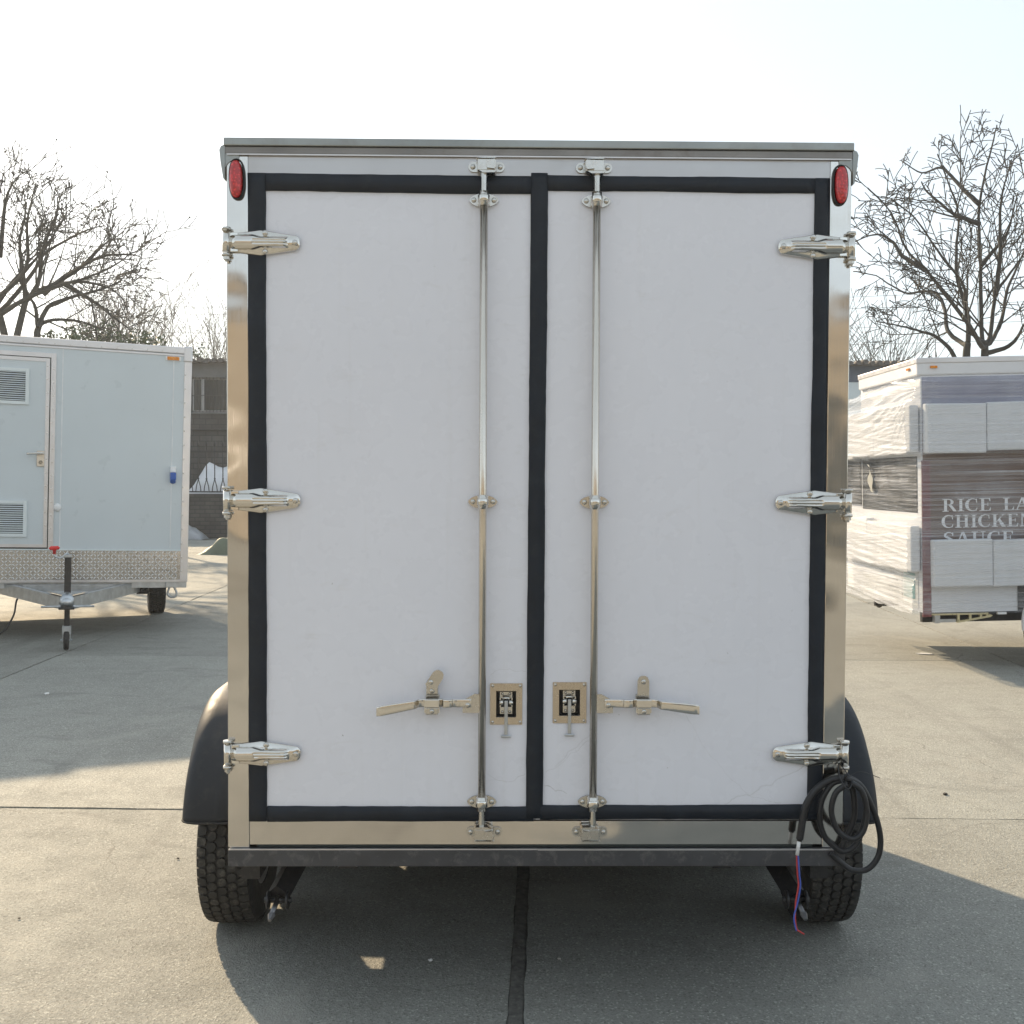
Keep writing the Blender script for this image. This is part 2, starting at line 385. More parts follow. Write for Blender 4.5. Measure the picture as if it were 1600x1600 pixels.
# ------------------------------------------------------------------ mesh helpers
class MB:
    def __init__(s):
        s.v, s.f, s.sm = [], [], []
    def add(s, verts, faces, smooth=False):
        o = len(s.v)
        s.v += [tuple(p) for p in verts]
        s.f += [tuple(i + o for i in f) for f in faces]
        s.sm += [smooth] * len(faces)
        return s
    def box(s, x0, x1, y0, y1, z0, z1, ch=0.0):
        if ch <= 0:
            v = [(x, y, z) for z in (z0, z1) for y in (y0, y1) for x in (x0, x1)]
            return s.add(v, [(0, 2, 3, 1), (4, 5, 7, 6), (0, 1, 5, 4), (2, 6, 7, 3), (0, 4, 6, 2), (1, 3, 7, 5)])
        bm = bmesh.new()
        bmesh.ops.create_cube(bm, size=1)
        for p in bm.verts:
            p.co = Vector(((x0 + x1) / 2 + p.co.x * (x1 - x0), (y0 + y1) / 2 + p.co.y * (y1 - y0), (z0 + z1) / 2 + p.co.z * (z1 - z0)))
        bmesh.ops.bevel(bm, geom=bm.edges[:], offset=ch, segments=2, affect='EDGES', profile=0.5)
        bm.verts.index_update()
        s.add([p.co[:] for p in bm.verts], [[q.index for q in f.verts] for f in bm.faces])
        bm.free()
        return s
    def prism(s, pts, y0, y1, smooth=False):
        """outline in (x,z), extruded from y0 to y1"""
        n = len(pts)
        v = [(p[0], y0, p[1]) for p in pts] + [(p[0], y1, p[1]) for p in pts]
        f = [tuple(range(n)), tuple(range(2 * n - 1, n - 1, -1))]
        s.add(v, f)
        o = len(s.v) - 2 * n
        for k in range(n):
            s.f.append((o + k, o + n + k, o + n + (k + 1) % n, o + (k + 1) % n))
            s.sm.append(smooth)
        return s
    def tube(s, pts, r, n=8, cap=True, smooth=True):
        pts = [Vector(p) for p in pts]
        rs = r if isinstance(r, (list, tuple)) else [r] * len(pts)
        prev = None
        rings = []
        for k, p in enumerate(pts):
            t = (pts[min(k + 1, len(pts) - 1)] - pts[max(k - 1, 0)])
            if t.length < 1e-9:
                t = Vector((0, 0, 1))
            t.normalize()
            if prev is None:
                a = Vector((0, 0, 1)) if abs(t.z) < 0.9 else Vector((1, 0, 0))
                u = t.cross(a).normalized()
            else:
                u = (prev - t * prev.dot(t))
                u = u.normalized() if u.length > 1e-6 else t.orthogonal().normalized()
            prev = u
            w = t.cross(u)
            rings.append([p + (u * math.cos(2 * PI * j / n) + w * math.sin(2 * PI * j / n)) * rs[k] for j in range(n)])
        v = [q for ring in rings for q in ring]
        f = []
        for k in range(len(rings) - 1):
            for j in range(n):
                f.append((k * n + j, k * n + (j + 1) % n, (k + 1) * n + (j + 1) % n, (k + 1) * n + j))
        s.add(v, f, smooth)
        if cap:
            o = len(s.v) - len(v)
            s.f.append(tuple(o + j for j in range(n - 1, -1, -1)))
            s.f.append(tuple(o + (len(rings) - 1) * n + j for j in range(n)))
            s.sm += [False, False]
        return s
    def cyl(s, a, b, r, n=14, smooth=True):
        return s.tube([a, b], r, n, True, smooth)
    def dome(s, c, r, h, n=10, axis=-1):
        """round bolt head on a rear-facing surface: bulges towards -y"""
        prof = [(1.0, 0.0), (1.0, 0.45), (0.8, 0.8), (0.4, 1.0)]
        v, f = [], []
        for (q, hh) in prof:
            for j in range(n):
                a = 2 * PI * j / n
                v.append((c[0] + r * q * math.cos(a), c[1] + axis * h * hh, c[2] + r * q * math.sin(a)))
        for k in range(len(prof) - 1):
            for j in range(n):
                f.append((k * n + j, k * n + (j + 1) % n, (k + 1) * n + (j + 1) % n, (k + 1) * n + j))
        f.append(tuple((len(prof) - 1) * n + j for j in range(n)))
        return s.add(v, f, True)
    def ball(s, c, r, n=6, m=4, jit=0.0, sc=(1, 1, 1), rg=rnd):
        v = [(c[0], c[1], c[2] - r * sc[2])]
        for k in range(1, m):
            ph = -PI / 2 + PI * k / m
            for j in range(n):
                q = r * (1 + jit * (rg.random() - 0.5) * 2)
                a = 2 * PI * j / n
                v.append((c[0] + q * sc[0] * math.cos(ph) * math.cos(a), c[1] + q * sc[1] * math.cos(ph) * math.sin(a), c[2] + q * sc[2] * math.sin(ph)))
        v.append((c[0], c[1], c[2] + r * sc[2]))
        f = [(0, 1 + (j + 1) % n, 1 + j) for j in range(n)]
        for k in range(m - 2):
            for j in range(n):
                f.append((1 + k * n + j, 1 + k * n + (j + 1) % n, 1 + (k + 1) * n + (j + 1) % n, 1 + (k + 1) * n + j))
        o = 1 + (m - 2) * n
        f += [(o + j, o + (j + 1) % n, len(v) - 1) for j in range(n)]
        return s.add(v, f, jit == 0)
    def grid(s, nu, nv, fn, smooth=True):
        v = [fn(i / nu, j / nv) for j in range(nv + 1) for i in range(nu + 1)]
        f = [(j * (nu + 1) + i, j * (nu + 1) + i + 1, (j + 1) * (nu + 1) + i + 1, (j + 1) * (nu + 1) + i) for j in range(nv) for i in range(nu)]
        return s.add(v, f, smooth)
    def mesh(s, name):
        me = bpy.data.meshes.new(name)
        me.from_pydata(s.v, [], s.f)
        me.polygons.foreach_set('use_smooth', s.sm)
        me.update()
        return me
    def build(s, name, mat, parent=None, fix=True, loc=None, rot=None):
        me = s.mesh(name)
        if fix:
            bm = bmesh.new()
            bm.from_mesh(me)
            bmesh.ops.recalc_face_normals(bm, faces=bm.faces[:])
            bm.to_mesh(me)
            bm.free()
        return place(name, me, mat, parent, loc, rot)

def place(name, me, mat, parent=None, loc=None, rot=None):
    if not me.materials:
        me.materials.append(M[mat] if isinstance(mat, str) else mat)
    o = bpy.data.objects.new(name, me)
    COL.objects.link(o)
    o.parent = parent
    if loc:
        o.location = loc
    if rot:
        o.rotation_euler = rot
    return o

def thing(name, label, cat, loc=(0, 0, 0), rot=(0, 0, 0), group=None):
    o = bpy.data.objects.new(name, None)
    o.empty_display_size = 0.2
    COL.objects.link(o)
    o.location = loc
    o.rotation_euler = rot
    return tag(o, label, cat, group)

def tag(o, label, cat, group=None):
    o['label'] = label
    o['category'] = cat
    if group:
        o['group'] = group
    return o

def struct(o):
    o['kind'] = 'structure'
    return o

def stuff(o):
    o['kind'] = 'stuff'
    return o

def catmull(pts, n=8):
    P = [Vector(p) for p in pts]
    out = []
    for k in range(len(P) - 1):
        p0, p1, p2, p3 = P[max(k - 1, 0)], P[k], P[k + 1], P[min(k + 2, len(P) - 1)]
        for j in range(n):
            t = j / n
            out.append(0.5 * ((2 * p1) + (p2 - p0) * t + (2 * p0 - 5 * p1 + 4 * p2 - p3) * t * t + (3 * p1 - p0 - 3 * p2 + p3) * t ** 3))
    out.append(P[-1])
    return out

# ------------------------------------------------------------------ the yard: base sheet and cast slabs
ground = struct(MB().add([(-400, -200, -0.03), (400, -200, -0.03), (400, 800, -0.03), (-400, 800, -0.03)], [(0, 1, 2, 3)]).build('ground', 'ground'))

long_joints = [(-13.6, -0.04, 0.012), (-8.95, -0.03, 0.012), (-4.17, -0.028, 0.016), (-0.085, 0.029, 0.056), (4.34, 0.05, 0.018), (9.1, 0.06, 0.012), (13.8, 0.07, 0.012)]
cross_joints = [(-14.4, -0.025, 0.012), (-9.4, -0.025, 0.012), (-4.35, -0.025, 0.012), (0.70, -0.025, 0.012), (5.77, -0.026, 0.014), (10.85, -0.008, 0.013), (16.0, -0.01, 0.012), (21.1, -0.01, 0.012), (26.2, -0.01, 0.012), (31.4, -0.01, 0.012)]
def cross_pt(lj, cj):
    # x = a + b*y ; y = c + d*x
    a, b, _ = lj
    c, d, _ = cj
    y = (c + d * a) / (1 - d * b)
    return Vector((a + b * y, y, 0))
def slab(i, j):
    l0, l1, c0, c1 = long_joints[i], long_joints[i + 1], cross_joints[j], cross_joints[j + 1]
    q = [cross_pt(l0, c0), cross_pt(l1, c0), cross_pt(l1, c1), cross_pt(l0, c1)]
    gaps = [c0[2], l1[2], c1[2], l0[2]]
    near = abs(q[0].y) < 14 and j >= 3
    step = 0.07 if near else 0.6
    pts = []
    cen = sum(q, Vector()) / 4
    for k in range(4):
        a, b = q[k], q[(k + 1) % 4]
        d = (b - a)
        L = d.length
        d.normalize()
        nin = Vector((-d.y, d.x, 0))
        g0, g1 = gaps[(k - 1) % 4], gaps[(k + 1) % 4]
        n = max(2, int(L / step))
        for t in range(n):
            f = t / n
            s = g0 / 2 + 0.004 + f * (L - g0 / 2 - g1 / 2 - 0.008)
            p = a + d * s
            amp = 0.12 if gaps[k] > 0.03 else 0.5
            jit = gaps[k] * amp * (mnoise.noise(p * 2.3) * 0.7 + mnoise.noise(p * 9.0 + Vector((k, 0, 0))) * 0.8 + mnoise.noise(p * 31.0) * 0.5)
            corner = min(f, 1 - f) * L
            chip = 0.012 * max(0, 1 - corner / 0.05)
            pts.append(p + nin * (gaps[k] / 2 + max(-gaps[k] * 0.4, jit) + chip))
    n = len(pts)
    z = rnd.uniform(-0.0025, 0.0025)
    v = [(p.x, p.y, z) for p in pts] + [(p.x, p.y, -0.12) for p in pts]
    f = [tuple(range(n))] + [(k, n + k, n + (k + 1) % n, (k + 1) % n) for k in range(n)]
    MB().add(v, f).build('slab', 'concrete', ground)
for i in range(len(long_joints) - 1):
    for j in range(len(cross_joints) - 1):
        slab(i, j)
# lumpy tar and dirt filling the wide joint under the trailer
def filler(u, v):
    y = 0.8 + v * 9.6
    x = -0.085 + 0.029 * y + (u - 0.5) * 0.075
    p = Vector((x, y, 0))
    e = max(0.0, abs(u - 0.5) * 2 - 0.62) / 0.38
    return (x, y, -0.001 - 0.020 * e + 0.003 * mnoise.noise(p * 26) + 0.004 * mnoise.noise(p * 70))
MB().grid(14, 900, filler).build('joint_filler', 'tar', ground, fix=False)

# ------------------------------------------------------------------ the box trailer in front of the camera
T = thing('box_trailer', 'white two-door box trailer seen from behind, black taped seals, steel lock rods and hinges', 'trailer', (0.083, 3.57, 0), (0, 0, R(0.84)))
LEN = 2.75
# body shell, roof, walls
MB().box(-0.992, -0.952, 0.052, LEN, 0.555, 2.785).build('side_wall', 'panel', T)
MB().box(0.956, 0.996, 0.052, LEN, 0.555, 2.785).build('side_wall', 'panel', T)
MB().box(-0.95, 0.954, LEN - 0.045, LEN - 0.002, 0.555, 2.785).build('front_wall', 'panel', T)
MB().box(-0.95, 0.954, 0.056, LEN - 0.05, 0.557, 0.61).build('floor', 'black', T)
MB().box(-0.985, 0.99, 0.03, LEN - 0.01, 2.787, 2.822).build('roof', 'roof_trim', T)
# door frame
MB().box(-0.998, -0.9285, 0.0, 0.05, 0.556, 2.778, 0.003).build('frame_post', 'stainless', T)
MB().box(0.9335, 1.003, 0.0, 0.05, 0.556, 2.778, 0.003).build('frame_post', 'stainless', T)
MB().box(-0.928, 0.933, 0.002, 0.05, 2.722, 2.778).build('frame_header', 'header', T)
MB().box(-0.928, 0.933, 0.002, 0.05, 0.566, 0.642).build('frame_sill', 'stainless_h', T)
MB().box(-0.905, 0.905, 0.006, 0.05, 0.556, 0.5655).build('sill_gap', 'gap', T)
# roof edge trim: stepped strip and folded corner caps
rt = MB()
rt.box(-1.003, 1.006, -0.014, 0.03, 2.8065, 2.832, 0.003)
rt.build('roof_edge_trim', 'roof_trim', T)
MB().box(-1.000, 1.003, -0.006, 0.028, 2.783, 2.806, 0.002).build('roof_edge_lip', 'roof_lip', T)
MB().box(-0.994, 0.998, -0.009, 0.0, 2.7785, 2.7825).build('drip_bead', 'alu', T)
for s, xo in ((-1, -1.0), (1, 1.004)):
    pts = [(xo, 2.812), (xo + s * 0.013, 2.806), (xo + s * 0.018, 2.795), (xo + s * 0.014, 2.755), (xo + s * 0.006, 2.705), (xo + s * 0.001, 2.70)]
    MB().prism(pts, -0.006, LEN, True).build('side_roof_trim', 'roof_trim', T)
    pts = [(xo - s * 0.001, 2.783), (xo - s * 0.045, 2.783), (xo - s * 0.043, 2.765), (xo - s * 0.02, 2.762), (xo - s * 0.008, 2.752), (xo - s * 0.001, 2.74)]
    MB().prism(pts, -0.004, -0.001).build('corner_cap', 'roof_trim', T)

# doors with a real recess for the toggle latch
def door_slab(x0, x1, z0, z1, h):
    hx0, hx1, hz0, hz1 = h
    yf, yb, yr = 0.005, 0.046, 0.03
    m = MB()
    o = [(x0, yf, z0), (x1, yf, z0), (x1, yf, z1), (x0, yf, z1)]
    k = [(hx0, yf, hz0), (hx1, yf, hz0), (hx1, yf, hz1), (hx0, yf, hz1)]
    r = [(hx0, yr, hz0), (hx1, yr, hz0), (hx1, yr, hz1), (hx0, yr, hz1)]
    b = [(x0, yb, z0), (x1, yb, z0), (x1, yb, z1), (x0, yb, z1)]
    f = []
    for q in range(4):
        w = (q + 1) % 4
        f += [(q, w, 4 + w, 4 + q), (4 + q, 4 + w, 8 + w, 8 + q), (q, 12 + q, 12 + w, w)]
    f += [(8, 9, 10, 11), (15, 14, 13, 12)]
    return m.add(o + k + r + b, f)
doors = []
for (x0, x1, p) in ((-0.926, -0.006, (-0.151, -0.047, 0.958, 1.092)), (-0.002, 0.931, (0.052, 0.161, 0.963, 1.096))):
    w, hgt = p[1] - p[0], p[3] - p[2]
    h = (p[0] + w * 0.185, p[1] - w * 0.19, p[2] + hgt * 0.175, p[3] - hgt * 0.185)
    d = door_slab(x0, x1, 0.646, 2.720, h).build('door', 'door', T)
    doors.append((d, p, h))

# seal tape: thin strips with slightly wandering edges
tape_n = [0]
def tape(xa, za, xb, zb, w, y=0.0):
    """strip centred on the line a-b, width w"""
    tape_n[0] += 1
    k = tape_n[0]
    a, b = Vector((xa, 0, za)), Vector((xb, 0, zb))
    d = (b - a)
    L = d.length
    d.normalize()
    nn = Vector((-d.z, 0, d.x))
    n = max(6, int(L / 0.03))
    yf, yb = -0.0022 - 0.0005 * (k % 4) + y, 0.0035 + y
    v, f = [], []
    for i in range(n + 1):
        p = a + d * (L * i / n)
        e1 = w / 2 + 0.0026 * mnoise.noise(Vector((i * 0.12, k * 7.3, 0))) + 0.0011 * mnoise.noise(Vector((i * 0.9, k * 3.1, 5)))
        e2 = w / 2 + 0.0026 * mnoise.noise(Vector((i * 0.12, k * 5.9, 9))) + 0.0011 * mnoise.noise(Vector((i * 0.9, k * 2.7, 2)))
        puff = 0.0014 * mnoise.noise(Vector((i * 0.4, k, 3)))
        for (off, yy) in ((e1, yb), (e1 - 0.002, yf + puff), (0, yf - 0.0006 + puff), (-e2 + 0.002, yf + puff), (-e2, yb)):
            q = p + nn * off
            v.append((q.x, yy, q.z))
    for i in range(n):
        for j in range(4):
            f.append((i * 5 + j, i * 5 + j + 1, (i + 1) * 5 + j + 1, (i + 1) * 5 + j))
    f += [(0, 1, 2, 3, 4), tuple(n * 5 + j for j in (4, 3, 2, 1, 0))]
    return MB().add(v, f, True).build('seal_tape', 'tape', T)
tape(-0.9015, 0.642, -0.9010, 2.724, 0.058)
tape(0.9085, 0.648, 0.9080, 2.722, 0.050)
tape(-0.872, 2.6965, -0.025, 2.6925, 0.057)
tape(0.026, 2.7015, 0.885, 2.6985, 0.050)
tape(-0.871, 0.6645, -0.008, 0.6650, 0.050)
tape(0.012, 0.6705, 0.884, 0.6715, 0.049)
tape(-0.0065, 0.652, 0.0005, 2.731, 0.055)

# hinges: embossed polished straps
def hinge_mesh(s):
    def w(u):
        if u < 0.045: return 0.028 + 0.10 * u
        if u < 0.105: return 0.0325 + (u - 0.045) * 0.14
        return 0.0409 - (u - 0.105) * 0.15
    L = 0.232
    def fn(a, b):
        u = a * L
        v = (b - 0.5) * 2
        wd = w(u)
        if u > L - 0.014:
            wd *= max(0.25, math.sqrt(max(0, 1 - ((u - L + 0.014) / 0.0145) ** 2)))
        z = v * wd
        y = -0.0035 - 0.0085 * (1 - abs(v) ** 2.2) * min(1.0, 0.45 + u / 0.06) * min(1.0, (L - u) / 0.03 + 0.15)
        rr = 0.0235 if u < 0.085 else (0.0235 - (u - 0.085) * 0.3 if u < 0.105 else 0.0175)
        bl = max(0.0, min(1.0, (0.196 - u) / 0.012)) * max(0.25, min(1.0, u / 0.03))
        if abs(z) < rr:
            y -= 0.015 * bl * math.sqrt(1 - (z / rr) ** 2)
            if 0.085 < u < 0.19 and abs(abs(z) - 0.0045) < 0.0025:
                y += 0.0035
        if abs(v) > 0.995 or a > 0.999 or a < 0.001:
            y = -0.0005
        return (s * (u - 0.004), y, z)
    return MB().grid(70, 36, fn)
hinge_me = {}
for s in (1, -1):
    hm = hinge_mesh(s).mesh('hinge')
    bm = bmesh.new(); bm.from_mesh(hm); bmesh.ops.recalc_face_normals(bm, faces=bm.faces[:])
    bm.to_mesh(hm); bm.free()
    # barrel side pieces
    pm = MB()
    pm.cyl((0, -0.012, -0.034), (0, -0.012, 0.034), 0.0125, 18)
    pm.box(0.0 if s > 0 else -0.036, 0.036 if s > 0 else 0.0, -0.0105, -0.001, -0.031, 0.031, 0.002)
    cap = MB()
    cap.cyl((0, -0.012, 0.0365), (0, -0.012, 0.0455), 0.0150, 18)
    nut = MB()
    nut.cyl((0, -0.012, -0.0455), (0, -0.012, -0.0365), 0.0150, 18)
    nut.cyl((0, -0.012, -0.056), (0, -0.012, -0.0450), 0.0105, 6, False)
    nut.cyl((0, -0.012, -0.062), (0, -0.012, -0.0555), 0.0055, 8)
    bolt = MB().dome((0, 0, 0), 0.0092, 0.0060, 10).mesh('bolt')
    hinge_me[s] = (hm, pm.mesh('hinge_barrel'), cap.mesh('hinge_pin'), bolt, nut.mesh('hinge_nut'))
for s, x in ((1, -0.990), (-1, 0.995)):
    for z in (2.502, 1.681, 0.864):
        h = place('hinge', hinge_me[s][0], 'chrome', T, (x, -0.004, z))
        place('hinge_barrel', hinge_me[s][1], 'chrome', h, (-s * 0.004, 0, 0))
        place('hinge_pin', hinge_me[s][2], 'cast', h, (-s * 0.004, 0, 0))
        place('hinge_nut', hinge_me[s][4], 'cast', h, (-s * 0.004, 0, 0))
        for (u, q) in ((0.118, 0.0295), (0.118, -0.0295), (0.213, 0.0)):
            place('bolt', hinge_me[s][3], 'cast', h, (s * u, -0.0085, q))

# lock rods with guides and cam keepers
guide = MB()
pts = [(0.047 * math.copysign(abs(math.cos(a)) ** 0.9, math.cos(a)), 0.021 * math.copysign(abs(math.sin(a)) ** 1.25, math.sin(a))) for a in [2 * PI * k / 28 for k in range(28)]]
guide.prism(pts, -0.004, 0.004, True)
sleeve = MB()
sleeve.cyl((0, -0.021, -0.0225), (0, -0.021, 0.0225), 0.0162, 20)
sleeve.tube([(0, -0.021, -0.012), (0, -0.021, -0.008), (0, -0.021, 0.008), (0, -0.021, 0.012)], [0.0165, 0.0192, 0.0192, 0.0165], 20)
sleeve.box(-0.0185, 0.0185, -0.016, -0.003, -0.018, 0.018, 0.003)
guide_me, sleeve_me = guide.mesh('rod_guide'), sleeve.mesh('guide_sleeve')
gbolt = MB().dome((0, 0, 0), 0.0085, 0.006, 8).mesh('bolt')
rod_guides = {}
keeper_up = MB()
pts = [(0.058 - 0.016 + 0.016 * math.cos(a), 0.016 * math.sin(a)) for a in [(-90 + 18 * k) * PI / 180 for k in range(11)]]
pts += [(-p[0], p[1]) for p in reversed(pts)]
keeper_up.prism(pts, -0.005, 0.003, True)
house = MB()
house.box(-0.029, 0.029, -0.040, -0.0045, -0.020, 0.018, 0.003)
house.prism([(-0.032, 0.019), (0.022, 0.024), (0.030, 0.019), (0.026, 0.0185), (-0.03, 0.0185)], -0.043, -0.004)
house.prism([(-0.024, -0.0205), (0.032, -0.0205), (0.027, -0.027), (-0.01, -0.028)], -0.045, -0.006)
cam_lug = MB()
cam_lug.prism([(0.002, -0.014), (0.024, -0.017), (0.030, -0.012), (0.031, 0.008), (0.026, 0.013), (0.006, 0.011), (-0.001, 0.0)], -0.052, -0.0405)
keeper_me, house_me, lug_me = keeper_up.mesh('cam_keeper'), house.mesh('keeper_housing'), cam_lug.mesh('cam_lug')
for s, x in ((1, -0.177), (-1, 0.182)):
    rod = MB()
    rod.cyl((x, -0.026, 0.700), (x, -0.026, 2.640), 0.0123, 24)
    r_o = rod.build('lock_rod', 'rod', T)
    for (za, zb) in ((2.6405, 2.742), (0.612, 0.6995)):
        MB().cyl((x, -0.026, za), (x, -0.026, zb), 0.0102, 8, False).build('rod_end', 'cast', r_o)
    for z in (2.642, 1.680, 0.708):
        g = place('rod_guide', guide_me, 'cast', T, (x, -0.0025, z))
        place('guide_sleeve', sleeve_me, 'chrome', g, (0, -0.003, 0))
        for q in (-0.032, 0.032):
            place('bolt', gbolt, 'cast', g, (q, -0.004, 0))
    for z, f in ((2.7475, 1), (0.6085, -1)):
        k = place('cam_keeper', keeper_me, 'cast', T, (x + s * 0.008, 0.0 if f > 0 else 0.0, z), (0, 0 if f > 0 else PI, 0))
        place('keeper_housing', house_me, 'cast', k)
        lg = place('cam_lug', lug_me, 'cast', k)
        if (s < 0) == (f > 0):
            lg.scale = (-1, 1, 1)
        for q in (-0.0435, 0.0435):
            place('bolt', gbolt, 'cast', k, (q, -0.005, 0))

# lever handles, catches
def lever(s, x, droop):
    hub = MB()
    pts = [(0.004, -0.030), (0.004, 0.030), (0.024, 0.031), (0.062, 0.010), (0.062, -0.030)]
    hub.prism([(-s * p[0] if s > 0 else p[0], p[1]) for p in pts], -0.034, -0.028)
    h = hub.build('handle_hub', 'cast', T, loc=(x, 0, 1.033), rot=None)
    d = -1 if s > 0 else 1
    path = [(0.035, -0.037, 0.002), (0.085, -0.037, 0.002), (0.100, -0.048, 0.003), (0.122, -0.048, 0.003), (0.134, -0.036, 0.003), (0.196, -0.036, 0.002), (0.212, -0.056, 0.000), (0.226, -0.060, -0.001), (0.335, -0.060, droop)]
    path = catmull(path, 5)
    v, f = [], []
    n = len(path)
    for i, p in enumerate(path):
        t = i / (n - 1)
        hh = 0.0132 if p.x < 0.2 else 0.0132 + 0.0035 * min(1, (p.x - 0.2) / 0.1)
        if i == n - 1:
            hh *= 0.9
        for q in range(12):
            a_ = 2 * PI * q / 12
            v.append((d * p.x, p.y + 0.0034 * math.copysign(abs(math.sin(a_)) ** 0.4, math.sin(a_)), p.z + hh * math.copysign(abs(math.cos(a_)) ** 0.45, math.cos(a_))))
    for i in range(n - 1):
        for j in range(12):
            f.append((i * 12 + j, i * 12 + (j + 1) % 12, (i + 1) * 12 + (j + 1) % 12, (i + 1) * 12 + j))
    f += [tuple(range(11, -1, -1)), tuple((n - 1) * 12 + j for j in range(12))]
    MB().add(v, f, True).build('lever', 'chrome', h)
    place('pivot_bolt', gbolt, 'screw', h, (d * 0.046, -0.040, -0.004))
    # catch with its swivel hasp
    cx = x + d * 0.160
    c = MB().box(-0.022, 0.022, -0.008, 0.004, -0.036, 0.024, 0.002).build('handle_catch', 'cast', T, loc=(cx, 0, 1.035))
    ck = MB()
    ck.box(-0.024, 0.024, -0.052, -0.043, -0.012, 0.014, 0.002)
    ck.box(-0.024, -0.0205, -0.043, -0.008, -0.030, 0.012)
    ck.box(0.0205, 0.024, -0.043, -0.008, -0.030, 0.012)
    ck.build('catch_jaw', 'chrome', c)
    MB().box(-0.021, 0.021, -0.0465, -0.009, -0.036, -0.0125, 0.003).build('catch_block', 'cast', c)
    place('bolt', gbolt, 'screw', c, (0, -0.0465, -0.0245))
    ha = MB()
    ha.prism([(-0.019, -0.004), (-0.019, 0.042), (-0.014, 0.054), (-0.006, 0.059), (0.006, 0.059), (0.014, 0.054), (0.019, 0.042), (0.019, -0.004)], -0.0055, 0.0)
    hs = ha.build('hasp', 'cast', c, loc=(0.0, -0.022, 0.028))
    if s > 0:
        hs.rotation_euler = (0, R(32), 0)
        hs.location = (-0.004, -0.024, 0.052)
        MB().box(-0.020, 0.018, -0.018, -0.008, 0.0245, 0.062, 0.002).build('hasp_foot', 'cast', c)
        place('bolt', gbolt, 'screw', c, (0.0, -0.018, 0.036))
        place('bolt', gbolt, 'screw', c, (-0.004, -0.0295, 0.066))
    else:
        place('bolt', gbolt, 'screw', c, (0.0, -0.0275, 0.068))
lever(1, -0.177, -0.021)
lever(-1, 0.182, -0.014)

# toggle latches set into the doors
for n, (d, p, h) in enumerate(doors):
    m = MB()
    yb, yf = 0.0035, 0.0005
    o = [(p[0], p[2]), (p[1], p[2]), (p[1], p[3]), (p[0], p[3])]
    k = [(h[0], h[2]), (h[1], h[2]), (h[1], h[3]), (h[0], h[3])]
    v = [(x, y, z) for y in (yf, yb) for (x, z) in o + k]
    f = []
    for q in range(4):
        w = (q + 1) % 4
        f += [(q, w, 4 + w, 4 + q), (8 + q, 12 + q, 12 + w, 8 + w), (q, 8 + q, 8 + w, w), (4 + q, 4 + w, 12 + w, 12 + q)]
    lp = m.add(v, f).build('latch_plate', 'plate', T)
    for (x, z) in o:
        cx, cz = (p[0] + p[1]) / 2, (p[2] + p[3]) / 2
        place('screw', gbolt, 'screw', lp, (cx + (x - cx) * 0.86, 0.0005, cz + (z - cz) * 0.88)).scale = (0.62, 0.6, 0.62)
    cup = MB()
    e = 0.0008
    cup.box(h[0] + e, h[1] - e, 0.0285, 0.0297, h[2] + e, h[3] - e)
    cup.box(h[0] + e, h[0] + 2 * e, 0.004, 0.0284, h[2] + e, h[3] - e)
    cup.box(h[1] - 2 * e, h[1] - e, 0.004, 0.0284, h[2] + e, h[3] - e)
    cup.box(h[0] + 3 * e, h[1] - 3 * e, 0.004, 0.0284, h[3] - 2 * e, h[3] - e)
    cup.box(h[0] + 3 * e, h[1] - 3 * e, 0.004, 0.0284, h[2] + e, h[2] + 2 * e)
    cup.build('latch_recess', 'recess', lp)
    cx, cz = (h[0] + h[1]) / 2, (h[2] + h[3]) / 2
    tg = MB()
    tg.box(cx - 0.021, cx + 0.021, 0.022, 0.027, cz + 0.014, cz + 0.037, 0.001)
    tg.box(cx - 0.021, cx + 0.021, 0.022, 0.027, cz - 0.037, cz - 0.013, 0.001)
    tg.box(cx - 0.021, cx - 0.017, 0.006, 0.0218, cz - 0.010, cz + 0.020)
    tg.box(cx + 0.017, cx + 0.021, 0.006, 0.0218, cz - 0.010, cz + 0.020)
    tg.build('toggle_base', 'cast', lp)
    rl = MB()
    rl.cyl((cx - 0.022, 0.006, cz + 0.004), (cx - 0.009, 0.006, cz + 0.004), 0.0085, 14)
    rl.cyl((cx + 0.009, 0.006, cz + 0.004), (cx + 0.022, 0.006, cz + 0.004), 0.0085, 14)
    rl.cyl((cx - 0.012, 0.004, cz + 0.019), (cx + 0.012, 0.004, cz + 0.019), 0.004, 10)
    rl.build('toggle_roller', 'chrome', lp)
    tp = MB()
    tp.box(cx - 0.0055, cx + 0.0055, -0.005, -0.001, cz - 0.100, cz + 0.012, 0.001)
    tp.box(cx - 0.016, cx + 0.016, -0.007, -0.0005, cz - 0.108, cz - 0.1005, 0.002)
    tp.build('pull_tab', 'galv', lp)
    for (a, b) in ((-0.012, 0.030), (0.012, 0.030), (-0.012, -0.029), (0.012, -0.029)):
        place('screw', gbolt, 'screw', lp, (cx + a, 0.0218, cz + b)).scale = (0.55, 0.55, 0.55)

